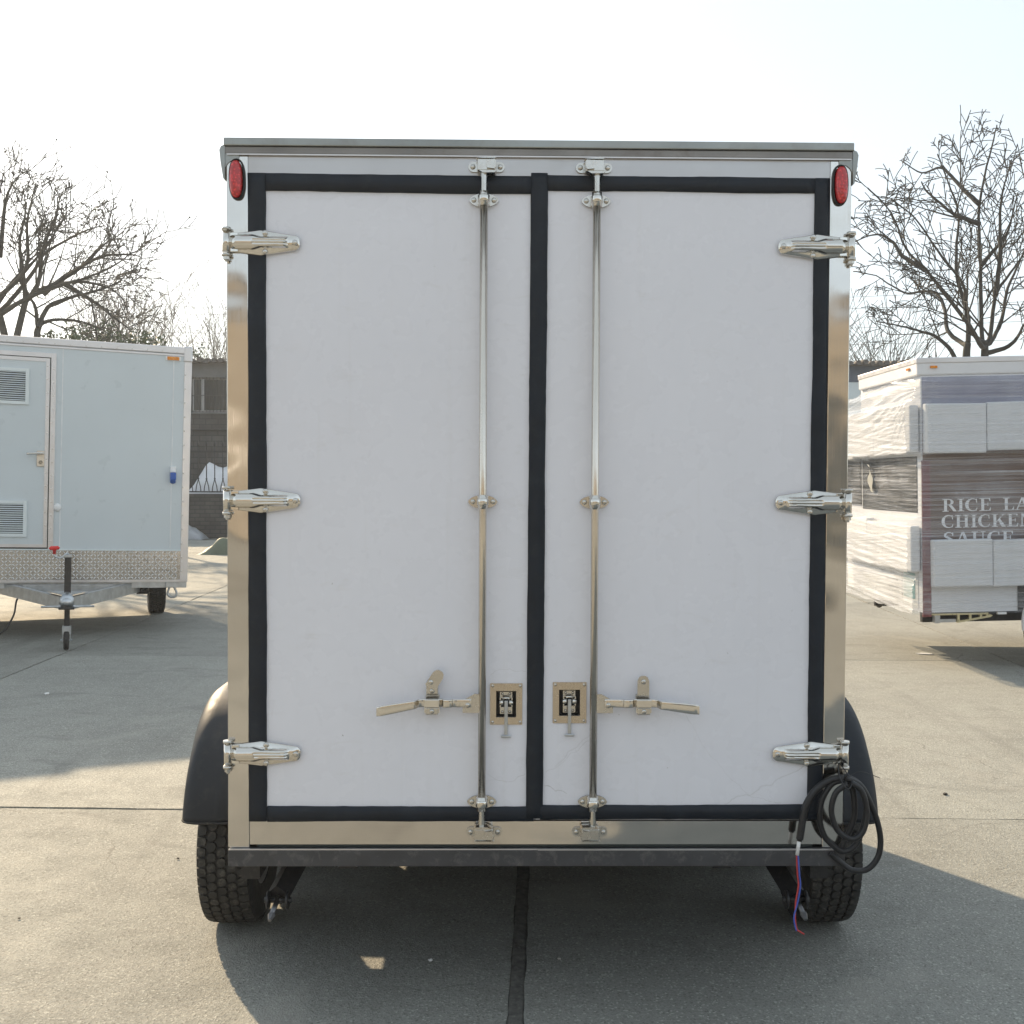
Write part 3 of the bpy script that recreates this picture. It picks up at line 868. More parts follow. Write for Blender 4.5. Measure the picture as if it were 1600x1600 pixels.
# tail lights
def oval(rx, rz, n=32):
    pts = []
    for k in range(n):
        a = 2 * PI * k / n
        ca, sa = math.cos(a), math.sin(a)
        pts.append((rx * math.copysign(abs(ca) ** 0.74, ca), rz * math.copysign(abs(sa) ** 0.86, sa)))
    return pts
bz = MB()
o1, o2, o3 = oval(0.0258, 0.065), oval(0.0250, 0.064), oval(0.0208, 0.0595)
n = len(o1)
bz.add([(x, 0.0, z) for x, z in o1] + [(x, -0.012, z) for x, z in o2] + [(x, -0.010, z) for x, z in o3] + [(x, 0.0, z) for x, z in o3],
       [(r * n + k, r * n + (k + 1) % n, (r + 1) * n + (k + 1) % n, (r + 1) * n + k) for r in range(3) for k in range(n)], True)
bz_me = bz.mesh('tail_light')
ls = MB()
rows = [(0.0206, 0.0590, -0.009), (0.0185, 0.0565, -0.016), (0.014, 0.051, -0.0205), (0.0075, 0.044, -0.0225)]
v = []
for (a, b, y) in rows:
    v += [(x, y, z) for x, z in oval(a, b)]
ls.add(v, [(r * n + k, r * n + (k + 1) % n, (r + 1) * n + (k + 1) % n, (r + 1) * n + k) for r in range(3) for k in range(n)] + [tuple(3 * n + k for k in range(n))], True)
ls_me = ls.mesh('lens')
for x, z, ox in ((-0.962, 2.702, -0.003), (0.964, 2.699, 0.003)):
    t_o = place('tail_light', bz_me, 'recess', T, (x, -0.0005, z), (0, R(-0.6), 0))
    place('lens', ls_me, 'red_lens', t_o, (ox, 0, 0))

# chassis beam, bright edge, underframe
MB().box(-0.995, 1.006, -0.012, 0.06, 0.498, 0.5505, 0.002).build('rear_beam', 'bumper', T)
be = MB()
be.box(-0.994, 0.005, -0.011, 0.0, 0.5512, 0.5548)
be.box(0.0055, 1.002, -0.013, 0.0, 0.5507, 0.5543)
be.build('floor_edge_strip', 'alu', T)
for x in (-0.62, 0.62):
    MB().box(x - 0.03, x + 0.03, 0.065, LEN, 0.465, 0.549).build('chassis_rail', 'black', T)
MB().cyl((-1.2, 0.83, 0.33), (1.2, 0.83, 0.33), 0.032, 10).build('axle', 'black', T)
for x in (-0.70, 0.70):
    MB().prism([(0.83 - 0.42, 0.36), (0.83 - 0.42, 0.385), (0.83 + 0.0, 0.425), (0.83 + 0.42, 0.385), (0.83 + 0.42, 0.36), (0.83, 0.395)], -0.03, 0.03).build('leaf_spring', 'black', T, loc=(x, 0, 0), rot=(0, 0, PI / 2))
for s in (-1, 1):
    MB().tube([(s * 0.62, LEN + 0.005, 0.50), (s * 0.05, LEN + 1.1, 0.50)], 0.045, 4, True, False).build('drawbar', 'galv', T)

# tyres with staggered blocks
WR, WW = 0.33, 0.098
ty = MB()
prof = [(-0.092, 0.185), (-0.098, 0.215), (-0.104, 0.255), (-0.103, 0.285), (-0.095, 0.306), (-0.082, 0.317), (-0.045, 0.3205), (0, 0.3215), (0.045, 0.3205), (0.082, 0.317), (0.095, 0.306), (0.103, 0.285), (0.104, 0.255), (0.098, 0.215), (0.092, 0.185)]
NS = 64
v = [(x, r * math.cos(2 * PI * k / NS), r * math.sin(2 * PI * k / NS)) for k in range(NS) for (x, r) in prof]
m_ = len(prof)
f = [(k * m_ + j, k * m_ + j + 1, ((k + 1) % NS) * m_ + j + 1, ((k + 1) % NS) * m_ + j) for k in range(NS) for j in range(m_ - 1)]
ty.add(v, f, True)
ty_me = ty.mesh('wheel')
tb = MB()
def crown(x):
    return 0.3305 - 0.45 * x * x
NB = 54
rows = [(-0.074, 0.0), (-0.037, 0.5), (0.0, 0.0), (0.037, 0.5), (0.074, 0.0)]
for (cx, ph) in rows:
    edge = abs(cx) > 0.06
    for k in range(NB):
        a0 = 2 * PI * (k + ph) / NB
        da = 2 * PI / NB
        # elongated pinched hexagon
        if edge:
            sg = 1 if cx > 0 else -1
            shape = [(-0.014 * sg, -0.36), (-0.0178 * sg, 0.0), (-0.014 * sg, 0.36), (0.002 * sg, 0.47), (0.019 * sg, 0.42), (0.019 * sg, -0.42), (0.002 * sg, -0.47)]
        else:
            shape = [(0.004, -0.485), (0.0145, -0.34), (0.0178, -0.05), (0.0155, 0.24), (0.007, 0.44), (-0.004, 0.485), (-0.0145, 0.34), (-0.0178, 0.05), (-0.0155, -0.24), (-0.007, -0.44)]
        nn = len(shape)
        vv = []
        for lvl, sh in ((-0.011, 1.0), (0.0, 0.93)):
            for (dx, t) in shape:
                x = cx + dx * sh
                a = a0 + t * sh * da
                r = crown(x) + lvl - (0.003 if edge and abs(x) > 0.085 else 0)
                vv.append((x, r * math.cos(a), r * math.sin(a)))
        ff = [tuple(nn + q for q in range(nn))] + [(q, (q + 1) % nn, nn + (q + 1) % nn, nn + q) for q in range(nn)]
        tb.add(vv, ff)
tb_me = tb.mesh('tread')
for me in (ty_me, tb_me):
    bm = bmesh.new(); bm.from_mesh(me); bmesh.ops.recalc_face_normals(bm, faces=bm.faces[:]); bm.to_mesh(me); bm.free()
rim = MB()
rprof = [(-0.088, 0.186), (-0.075, 0.175), (-0.03, 0.168), (0.03, 0.168), (0.075, 0.175), (0.088, 0.186)]
v = [(x, r * math.cos(2 * PI * k / 40), r * math.sin(2 * PI * k / 40)) for k in range(40) for (x, r) in rprof]
rim.add(v, [(k * 6 + j, k * 6 + j + 1, ((k + 1) % 40) * 6 + j + 1, ((k + 1) % 40) * 6 + j) for k in range(40) for j in range(5)], True)
rim.cyl((0.02, 0, 0), (0.035, 0, 0), 0.168, 40)
rim.cyl((-0.05, 0, 0), (0.07, 0, 0), 0.05, 20)
rim_me = rim.mesh('rim')
def wheel(parent, loc, rz=0, sc=1.0, roll=0.0):
    w_o = place('wheel', ty_me, 'rubber', parent, loc, (roll, 0, rz))
    w_o.scale = (sc, sc, sc)
    place('tread', tb_me, 'tread', w_o)
    place('rim', rim_me, 'rim', w_o)
    return w_o
wheel(T, (-1.145, 1.60, 0.331), 0, 1.0, 0.2)  # second axle and its wheels, added to block low sun under the body
wheel(T, (1.148, 1.60, 0.331), PI, 1.0, 0.7)
MB().cyl((-1.2, 1.60, 0.33), (1.2, 1.60, 0.33), 0.032, 10).build('axle', 'black', T)
for x in (-0.94, 0.945):
    MB().box(x - 0.03, x + 0.03, 0.065, LEN, 0.43, 0.549).build('sun_block_sill', 'black', T)  # side skirts added to keep sun off the ground below
for s_ in (-1, 1):
    MB().box(s_ * 1.12 - 0.14, s_ * 1.12 + 0.14, 2.06, 2.07, 0.14, 0.62).build('sun_block_flap', 'rubber', T)  # flaps added to stop a stray sun patch past the front wheels
MB().box(-0.91, 0.915, LEN - 0.10, LEN - 0.04, 0.38, 0.549).build('sun_block_skirt', 'black', T)  # front skirt added to shade the ground under the floor
MB().box(-0.88, 0.885, 1.98, 2.55, 0.20, 0.46, 0.01).build('sun_block_box', 'black', T)  # unseen box, added only to block sunlight passing underneath
wheel(T, (-1.145, 0.83, 0.331), 0)
wheel(T, (1.148, 0.83, 0.331), PI, 1.0, 0.4)

# mudguards: pressed plastic arches with rolled rim
def fender(s):
    def shell(a, b):
        th = R(1 + 178 * a)          # sweep from the rear lip over the two wheels
        rad = 0.455
        # cross-section: inner edge at the wall, rounded shoulder, short outer skirt
        if b < 0.62:
            x, dr = 0.005 + (b / 0.62) * 0.185, 0.012 * math.sin((b / 0.62) * PI / 2)
            if 0.36 < b < 0.42:
                dr += 0.004
        elif b < 0.9:
            q = (b - 0.62) / 0.28 * PI / 2
            x, dr = 0.190 + 0.064 * math.sin(q), 0.012 - 0.050 * (1 - math.cos(q))
        else:
            x, dr = 0.254 + 0.006 * (b - 0.9) / 0.1, -0.038 - 0.03 * (b - 0.9) / 0.1
        r = rad + dr
        y = 0.83 - r * math.cos(th) * 0.97
        if th > PI / 2:
            y += 0.77
        z = 0.508 + r * math.sin(th) * 0.90
        flare = 0.012 * max(0, 0.75 - z) / 0.25
        return (s * (0.998 + x + flare * min(1, x / 0.2)), y, z)
    o = MB().grid(60, 26, shell).build('fender', 'fender', T, fix=False)
    m = o.modifiers.new('thick', 'SOLIDIFY')
    m.thickness = 0.004
    m.offset = 0
    # rolled rear hem
    pts = []
    for k in range(14):
        q = shell(0.0, k / 13 * 0.94)
        pts.append((q[0], q[1] - 0.002, q[2] + 0.002))
    MB().tube(pts, 0.0042, 8).build('fender_hem', 'rubber', o)
    return o
fender(-1)
fender(1)

# swing-down corner legs
for s, x in ((-1, -0.78), (1, 0.80)):
    a, b = Vector((x, 0.40, 0.50)), Vector((x + s * 0.075, 0.10, 0.362))
    j = MB()
    d = (b - a).normalized()
    j.tube([a, b], [0.044, 0.042], 4, True, False)
    jo = j.build('corner_leg', 'black', T)
    fk = MB()
    for q in (-0.032, 0.032):
        c0 = b + Vector((q, -0.01, -0.012))
        fk.cyl(c0 - Vector((0.004, 0, 0)), c0 + Vector((0.004, 0, 0)), 0.030, 18)
    fk.cyl(b + Vector((-0.045, -0.01, -0.012)), b + Vector((0.045, -0.01, -0.012)), 0.009, 10)
    fk.build('leg_fork', 'black', jo)
    sc_ = MB()
    e = b + Vector((s * 0.008, -0.075, -0.036))
    sc_.tube([b + Vector((0, 0.0, -0.006)), e], 0.0085, 10)
    sc_.tube([e, e + Vector((s * 0.002, -0.022, -0.010))], [0.013, 0.006], 6, True, False)
    sc_.build('leg_screw', 'dull_steel', jo)
    ft = MB()
    ft.prism([(-0.09, 0.0), (-0.02, 0.035), (0.05, 0.02), (0.06, -0.05), (0.0, -0.075), (-0.06, -0.06)], -0.025, 0.025)
    ft.build('leg_foot', 'black', jo, loc=(x - s * 0.055, 0.46, 0.41), rot=(0.3, 0, 0.5))
    MB().box(x - 0.05, x + 0.05, 0.30, 0.48, 0.470, 0.4965).build('leg_bracket', 'black', T)

# ------------------------------------------------------------------ cable hung from the lower hinge
K = thing('coiled_cable', 'black power cable coiled and hung from the lower hinge, bare red and blue wires dangling', 'cable', (0.083, 3.57, 0), (0, 0, R(0.84)))
Y0 = -0.045
def kp(px, pz, y=Y0):
    return (px, y, pz)
# PART2
cp = [kp(*q) for q in ((0.847, 0.592), (0.850, 0.612), (0.859, 0.674), (0.871, 0.716), (0.903, 0.762), (0.944, 0.789), (0.985, 0.797))]
MB().tube(catmull(cp, 6), [0.0085 if k < 3 else 0.0118 for k in range(len(catmull(cp, 6)))], 12).build('cable_sleeve', 'cable', K)
def loop(name, pts, y0, y1, r=0.0094):
    n = len(pts)
    P = [kp(p[0], p[1], y0 + (y1 - y0) * k / (n - 1)) for k, p in enumerate(pts)]
    return MB().tube(catmull(P, 8), r, 12).build(name, 'cable', K)
loop('cable_loop', ((0.985, 0.790), (0.949, 0.776), (0.920, 0.726), (0.913, 0.664), (0.930, 0.606), (0.962, 0.571), (0.993, 0.554), (1.03, 0.57), (1.055, 0.62), (1.07, 0.70), (1.05, 0.765), (1.01, 0.792)), -0.048, -0.020)
loop('cable_loop', ((0.990, 0.784), (0.955, 0.757), (0.941, 0.701), (0.957, 0.643), (0.988, 0.612), (1.017, 0.606), (1.046, 0.630), (1.058, 0.690), (1.042, 0.757), (1.006, 0.786)), -0.075, -0.060)
loop('cable_loop', ((1.0, 0.778), (1.022, 0.752), (1.029, 0.700), (1.029, 0.664), (1.017, 0.622), (1.0, 0.585), (0.99, 0.56)), -0.030, -0.022)
loop('cable_loop', ((0.992, 0.797), (1.042, 0.772), (1.078, 0.710), (1.103, 0.643), (1.113, 0.581), (1.103, 0.529), (1.070, 0.493), (1.025, 0.491), (0.989, 0.514), (0.955, 0.545)), -0.050, -0.02)
MB().tube([kp(0.8455, 0.592), kp(0.844, 0.575), kp(0.840, 0.546)], 0.0062, 8).build('wire_sleeve', 'wire_w', K)
MB().tube(catmull([kp(0.8385, 0.548), kp(0.8415, 0.487), kp(0.8455, 0.446), kp(0.8375, 0.394), kp(0.836, 0.342), kp(0.842, 0.306), kp(0.852, 0.297), kp(0.866, 0.288)], 6), 0.0028, 6).build('red_wire', 'wire_r', K)
MB().tube(catmull([kp(0.8425, 0.548, -0.047), kp(0.8475, 0.487, -0.047), kp(0.8515, 0.446, -0.046), kp(0.8435, 0.394, -0.046), kp(0.8315, 0.342, -0.047), kp(0.840, 0.300, -0.047)], 6), 0.0028, 6).build('blue_wire', 'wire_b', K)
MB().tube(catmull([kp(0.978, 0.838, -0.02), kp(0.968, 0.806, -0.065), kp(0.985, 0.773, -0.09), kp(1.008, 0.79, -0.06), kp(0.985, 0.835, -0.02)], 6), 0.0022, 5).build('wire_tie', 'black', K)
MB().tube(catmull([kp(0.985, 0.80, -0.07), kp(1.03, 0.825, -0.075), kp(1.10, 0.80, -0.06)], 5), 0.001, 4).build('wire_tie_tail', 'black', K)

# ------------------------------------------------------------------ grey trailer at the left
G = thing('grey_trailer', 'grey cabin trailer on its tongue jack, louvred door and bright tread plate skirt', 'trailer', (-4.9, 12.2, 0), (0, R(1.4), R(20.8)))
gl = 2.7
MB().box(-1.25, 1.25, 0.0, gl, 0.62, 3.19).build('cabin_body', 'grey_skin', G)
MB().box(-1.262, 1.262, -0.012, gl + 0.012, 3.191, 3.272, 0.012).build('roof_trim', 'alu', G)
MB().box(-1.256, 1.256, -0.008, gl, 3.165, 3.189, 0.003).build('roof_trim_lip', 'alu', G)
MB().box(1.172, 1.256, -0.007, 0.09, 0.60, 3.163, 0.006).build('corner_trim', 'alu', G)
MB().box(1.160, 1.262, -0.016, 0.10, 3.10, 3.285, 0.02).build('corner_cap', 'alu', G)
MB().box(-1.256, -1.172, -0.007, 0.09, 0.60, 3.163, 0.006).build('corner_trim', 'alu', G)
for x in (-0.106, 1.058):
    MB().box(x - 0.006, x + 0.006, -0.003, 0.0005, 0.99, 3.16).build('seam_strip', 'grey_seam', G)
rv = MB()
for k in range(16):
    rv.dome((1.186, -0.007, 0.72 + k * 0.16), 0.009, 0.006, 8)
for k in range(15):
    rv.dome((-1.15 + k * 0.16, -0.012, 3.215), 0.007, 0.005, 8)
stuff(rv.build('rivets', 'screw', G))
# door with edge trims
D_ = MB().box(-1.10, -0.235, -0.012, -0.001, 0.985, 3.050).build('door', 'grey_skin', G)
tm = MB()
tm.box(-0.275, -0.236, -0.018, -0.0125, 0.985, 3.050)
tm.box(-1.10, -0.2755, -0.018, -0.0125, 3.012, 3.050)
tm.box(-1.10, -0.2755, -0.018, -0.0125, 0.985, 1.020)
tm.build('door_edge_trim', 'alu', D_)
fm = MB()
fm.box(-0.224, -0.172, -0.016, -0.0008, 0.965, 3.108)
fm.box(-1.16, -0.2245, -0.016, -0.0008, 3.060, 3.108)
fm.build('door_frame', 'alu', G)
MB().box(-1.12, -0.2245, -0.004, -0.0006, 0.968, 3.0595).build('door_gap', 'gap', G)
hd = MB()
hd.tube(catmull([(-0.288, -0.02, 2.012), (-0.290, -0.07, 2.012), (-0.31, -0.078, 2.012), (-0.45, -0.078, 2.004)], 5), 0.013, 10)
hd.build('door_handle', 'chrome', D_)
MB().box(-0.352, -0.276, -0.0225, -0.0185, 1.868, 2.040, 0.004).build('lock_plate', 'brass', D_)
MB().cyl((-0.312, -0.032, 1.915), (-0.312, -0.022, 1.915), 0.022, 14).build('lock_cylinder', 'chrome', D_)
dr = MB()
for k in range(14):
    dr.dome((-0.256, -0.018, 1.08 + k * 0.145), 0.007, 0.004, 8)
    dr.dome((-0.198, -0.016, 1.05 + k * 0.145), 0.007, 0.004, 8)
stuff(dr.build('rivets', 'screw', G))
slat_me = MB().add([(-0.165, 0.0, 0.006), (0.165, 0.0, 0.006), (0.165, -0.013, -0.004), (-0.165, -0.013, -0.004), (-0.165, 0.0, 0.0085), (0.165, 0.0, 0.0085), (0.165, -0.014, -0.001), (-0.165, -0.014, -0.001)],
                  [(0, 1, 2, 3), (7, 6, 5, 4), (3, 2, 6, 7), (0, 4, 5, 1), (0, 3, 7, 4), (1, 5, 6, 2)]).mesh('slat')
for (z0, z1) in ((2.535, 2.925), (1.100, 1.492)):
    vf = MB()
    vf.box(-0.840, -0.805, -0.030, -0.0125, z0, z1)
    vf.box(-0.477, -0.440, -0.030, -0.0125, z0, z1)
    vf.box(-0.8045, -0.4775, -0.030, -0.0125, z1 - 0.034, z1)
    vf.box(-0.8045, -0.4775, -0.030, -0.0125, z0, z0 + 0.034)
    vo = vf.build('vent', 'white_vent', G)
    MB().box(-0.804, -0.478, -0.0145, -0.0128, z0 + 0.035, z1 - 0.035).build('vent_back', 'vent_dark', vo)
    for k in range(14):
        place('slat', slat_me, 'white_vent', vo, (-0.641, -0.0147, z0 + 0.045 + k * (z1 - z0 - 0.078) / 13.4))
MB().ball((-0.135, -0.003, 1.425), 0.045, 14, 8, 0, (1, 0.6, 1)).build('vent_cowl', 'white_plastic', G)
# tread plate skirt with raised bars
MB().box(-1.25, 1.176, -0.004, -0.0005, 0.63, 0.952).build('tread_plate', 'tread_plate', G)
bars = MB()
a = 0.036
for ix in range(-35, 33):
    for iz in range(0, 9):
        cx, cz = ix * a + 0.01, 0.648 + iz * a
        if cx < -1.235 or cx > 1.16 or cz > 0.945:
            continue
        sg = 1 if (ix + iz) % 2 else -1
        L, w = 0.0215, 0.0058
        ux, uz = L * 0.72, sg * L * 0.72
        px_, pz_ = -w * 0.72 * sg, w * 0.72
        bars.add([(cx - ux, -0.004, cz - uz), (cx + px_, -0.004, cz + pz_), (cx + ux, -0.004, cz + uz), (cx - px_, -0.004, cz - pz_), (cx - ux * 0.6, -0.0115, cz - uz * 0.6), (cx + ux * 0.6, -0.0115, cz + uz * 0.6)],
                 [(0, 1, 5, 4), (1, 2, 5), (2, 3, 4, 5), (3, 0, 4)])
stuff(bars.build('tread_bars', 'tread_bar', G))
MB().box(-1.25, 1.176, -0.012, -0.0002, 0.9535, 0.968).build('skirt_cap', 'white_vent', G)
MB().box(-1.25, 1.256, -0.006, 0.05, 0.600, 0.628).build('skirt_angle', 'alu', G)
pr = MB()
for k in range(12):
    for z in (0.65, 0.79, 0.935):
        pr.dome((-1.2 + k * 0.205, -0.004, z), 0.009, 0.007, 8)
stuff(pr.build('rivets', 'screw', G))
ml = MB().box(0.965, 1.135, -0.016, -0.0005, 3.112, 3.160, 0.006).build('marker_light', 'white_plastic', G)
MB().box(0.985, 1.115, -0.028, -0.0165, 3.116, 3.156, 0.005).build('lens', 'amber_lens', ml)
so = MB().box(1.040, 1.105, -0.05, -0.0005, 1.845, 1.915, 0.008).build('power_inlet', 'white_plastic', G)
sc = MB()
sc.box(1.042, 1.103, -0.085, -0.006, 1.760, 1.8445, 0.008)
sc.cyl((1.072, -0.05, 1.735), (1.072, -0.03, 1.765), 0.030, 14)
sc.build('inlet_cover', 'blue_plastic', so)
# chassis, tongue, jack
MB().box(-1.20, 1.20, 0.06, gl, 0.53, 0.598).build('chassis', 'galv', G)
def bar(m, a, b, w, h):
    a, b = Vector(a), Vector(b)
    d = (b - a).normalized()
    u = d.cross(Vector((0, 0, 1))).normalized() * (w / 2)
    z = u.cross(d).normalized() * (h / 2)
    v = [p + su * u + sz * z for p in (a, b) for (su, sz) in ((-1, -1), (1, -1), (1, 1), (-1, 1))]
    return m.add(v, [(3, 2, 1, 0), (4, 5, 6, 7), (0, 1, 5, 4), (1, 2, 6, 5), (2, 3, 7, 6), (3, 0, 4, 7)])
for s in (-1, 1):
    bar(MB(), (s * 0.80, 0.4, 0.53), (s * 0.02, -1.12, 0.485), 0.055, 0.125).build('tongue_arm', 'galv', G)
MB().box(-0.46, 0.46, -0.16, -0.10, 0.50, 0.585).build('tongue_crossmember', 'galv', G)
tp_ = MB()
tp_.add([(-0.20, -0.78, 0.572), (0.20, -0.78, 0.572), (0.06, -1.13, 0.572), (-0.06, -1.13, 0.572), (-0.20, -0.78, 0.580), (0.20, -0.78, 0.580), (0.06, -1.13, 0.580), (-0.06, -1.13, 0.580)],
        [(3, 2, 1, 0), (4, 5, 6, 7), (0, 1, 5, 4), (1, 2, 6, 5), (2, 3, 7, 6), (3, 0, 4, 7)])
tp_.build('tongue_plate', 'galv', G)
cpl = MB()
cpl.tube([(0, -1.02, 0.545), (0, -1.15, 0.535), (0, -1.22, 0.515), (0, -1.27, 0.505)], [0.055, 0.062, 0.075, 0.05], 14)
cpl.ball((0, -1.235, 0.512), 0.062, 16, 10, 0, (1, 1, 0.85))
cp_o = cpl.build('coupler', 'galv', G)
MB().box(-0.075, 0.075, -1.30, -1.16, 0.440, 0.462, 0.008).build('coupler_jaw', 'black', cp_o)
MB().cyl((-0.24, -1.13, 0.455), (0.26, -1.13, 0.455), 0.011, 8).build('safety_pin', 'galv', cp_o)
jk = MB().box(-0.030, 0.034, -1.065, -1.000, 0.52, 0.945, 0.004).build('jack_post', 'black', G)
MB().box(-0.024, 0.028, -1.060, -1.006, 0.20, 0.519).build('jack_tube', 'black', jk)
MB().box(-0.042, 0.044, -1.075, -0.992, 0.165, 0.250, 0.004).build('wheel_bracket', 'galv', jk)
jw = MB()
for s in (-1, 1):
    jw.box(s * 0.036 - 0.004, s * 0.036 + 0.004, -1.055, -1.015, 0.09, 0.166)
jw.cyl((-0.055, -1.035, 0.105), (0.055, -1.035, 0.105), 0.010, 8)
jw.build('wheel_fork', 'galv', jk)
MB().tube([(-0.026, -1.035, 0.105), (-0.018, -1.035, 0.105), (0.018, -1.035, 0.105), (0.026, -1.035, 0.105)], [0.088, 0.100, 0.100, 0.088], 24).build('jockey_wheel', 'rubber', jk)
ck = MB()
ck.box(-0.034, 0.038, -1.069, -0.996, 0.9455, 0.975, 0.004)
ck.tube(catmull([(0.0, -1.04, 0.975), (0.0, -1.04, 0.985), (-0.03, -1.05, 0.975), (-0.06, -1.06, 0.945), (-0.12, -1.07, 0.955), (-0.128, -1.07, 0.985)], 5), 0.009, 8)
ck.build('crank', 'galv', jk)
kn = MB()
kn.tube([(-0.128, -1.07, 0.980), (-0.128, -1.07, 1.02), (-0.128, -1.07, 1.025)], [0.014, 0.018, 0.03], 12)
kn.tube([(-0.175, -1.07, 1.032), (-0.16, -1.07, 1.04), (-0.096, -1.07, 1.044), (-0.081, -1.07, 1.036)], [0.012, 0.02, 0.02, 0.012], 12)
kn.build('crank_knob', 'red_knob', jk)
wheel(G, (1.03, 1.98, 0.356), 0)
wheel(G, (-1.03, 1.98, 0.306), PI)
MB().box(1.02, 1.25, 0.03, 0.16, 0.532, 0.598, 0.004).build('corner_bracket', 'galv', G)
hk = MB()
hk.tube(catmull([(1.07, 0.12, 0.53), (1.05, 0.12, 0.46), (1.08, 0.12, 0.42), (1.13, 0.12, 0.42), (1.15, 0.12, 0.46), (1.12, 0.12, 0.53)], 5), 0.012, 8)
hk.build('towing_eye', 'galv', G)
MB().cyl((0.72, 0.3, 0.49), (0.84, 0.3, 0.49), 0.055, 16).build('junction_box', 'black', G)
MB().tube(catmull([(-0.46, -0.1, 0.50), (-0.52, -0.12, 0.42), (-0.55, -0.15, 0.25), (-0.66, -0.2, 0.08), (-0.85, -0.22, 0.0)], 6), 0.010, 8).build('chassis_cable', 'cable', G)
MB().cyl((-1.1, 1.98, 0.33), (1.1, 1.98, 0.33), 0.03, 8).build('axle', 'galv', G)

# ------------------------------------------------------------------ film-wrapped trailer at the right
W = thing('wrapped_trailer', 'brown and white food trailer bound in clear stretch film, white lettering on its side', 'trailer', (3.85, 10.3, 0), (0, R(-1.5), 0))
XL = 3.3
MB().box(0.0, XL, 0.0, 1.75, 0.53, 2.735).build('side_body', 'white_trailer', W)
MB().box(0.012, XL, -0.004, -0.0005, 0.80, 2.20).build('side_graphic', 'vinyl', W)
MB().box(0.012, XL, -0.004, -0.0005, 2.202, 2.72).build('film_tint_wall', 'film_tint', W)  # upper white wall, painted as it looks through bunched film
MB().box(0.080, XL, -0.006, -0.0006, 0.53, 0.7995).build('skirt_panel', 'white_trailer', W)
MB().box(0.0, 0.079, -0.008, 0.02, 0.49, 1.95, 0.003).build('corner_strip', 'maroon', W)
MB().box(-0.035, XL, -0.012, 1.72, 2.736, 2.893, 0.014).build('roof_fascia', 'white_trailer', W)
MB().box(-0.041, XL + 0.006, -0.018, 1.726, 2.845, 2.899, 0.008).build('roof_edge', 'alu', W)
MB().box(0.02, XL, 1.752, 2.36, 0.56, 2.50).build('nose_section', 'white_trailer', W)
MB().box(0.0, 0.0195, 1.76, 2.34, 1.50, 2.0).build('nose_window', 'glass_dark', W)
MB().box(-0.005, -0.0005, 0.10, 1.72, 1.46, 1.99).build('end_window', 'glass_dark', W)
en = MB().box(-0.005, -0.0005, 0.10, 1.72, 0.56, 0.93).build('end_print', 'print_white', W)
pl_ = MB()
for k in range(3):
    pl_.box(-0.008, -0.0055, 0.75 - 0.1 * k, 1.15 - 0.12 * k, 0.84 - 0.07 * k, 0.855 - 0.07 * k)
pl_.box(-0.008, -0.0055, 0.52, 0.53, 0.60, 0.88)
pl_.box(-0.008, -0.0055, 0.53, 1.25, 0.60, 0.61)
pl_.build('print_rules', 'print_grey', en)
MB().box(-0.0085, -0.0055, 0.18, 0.48, 0.64, 0.88).build('print_patch', 'poster_teal', en)
for (x0, x1, y0, y1) in ((0.085, 0.150, -0.03, -0.0125), (-0.053, -0.0355, 0.16, 0.225)):
    q = MB().box(x0, x1, y0, y1, 2.800, 2.822, 0.003).build('marker_light', 'amber_lens', W)

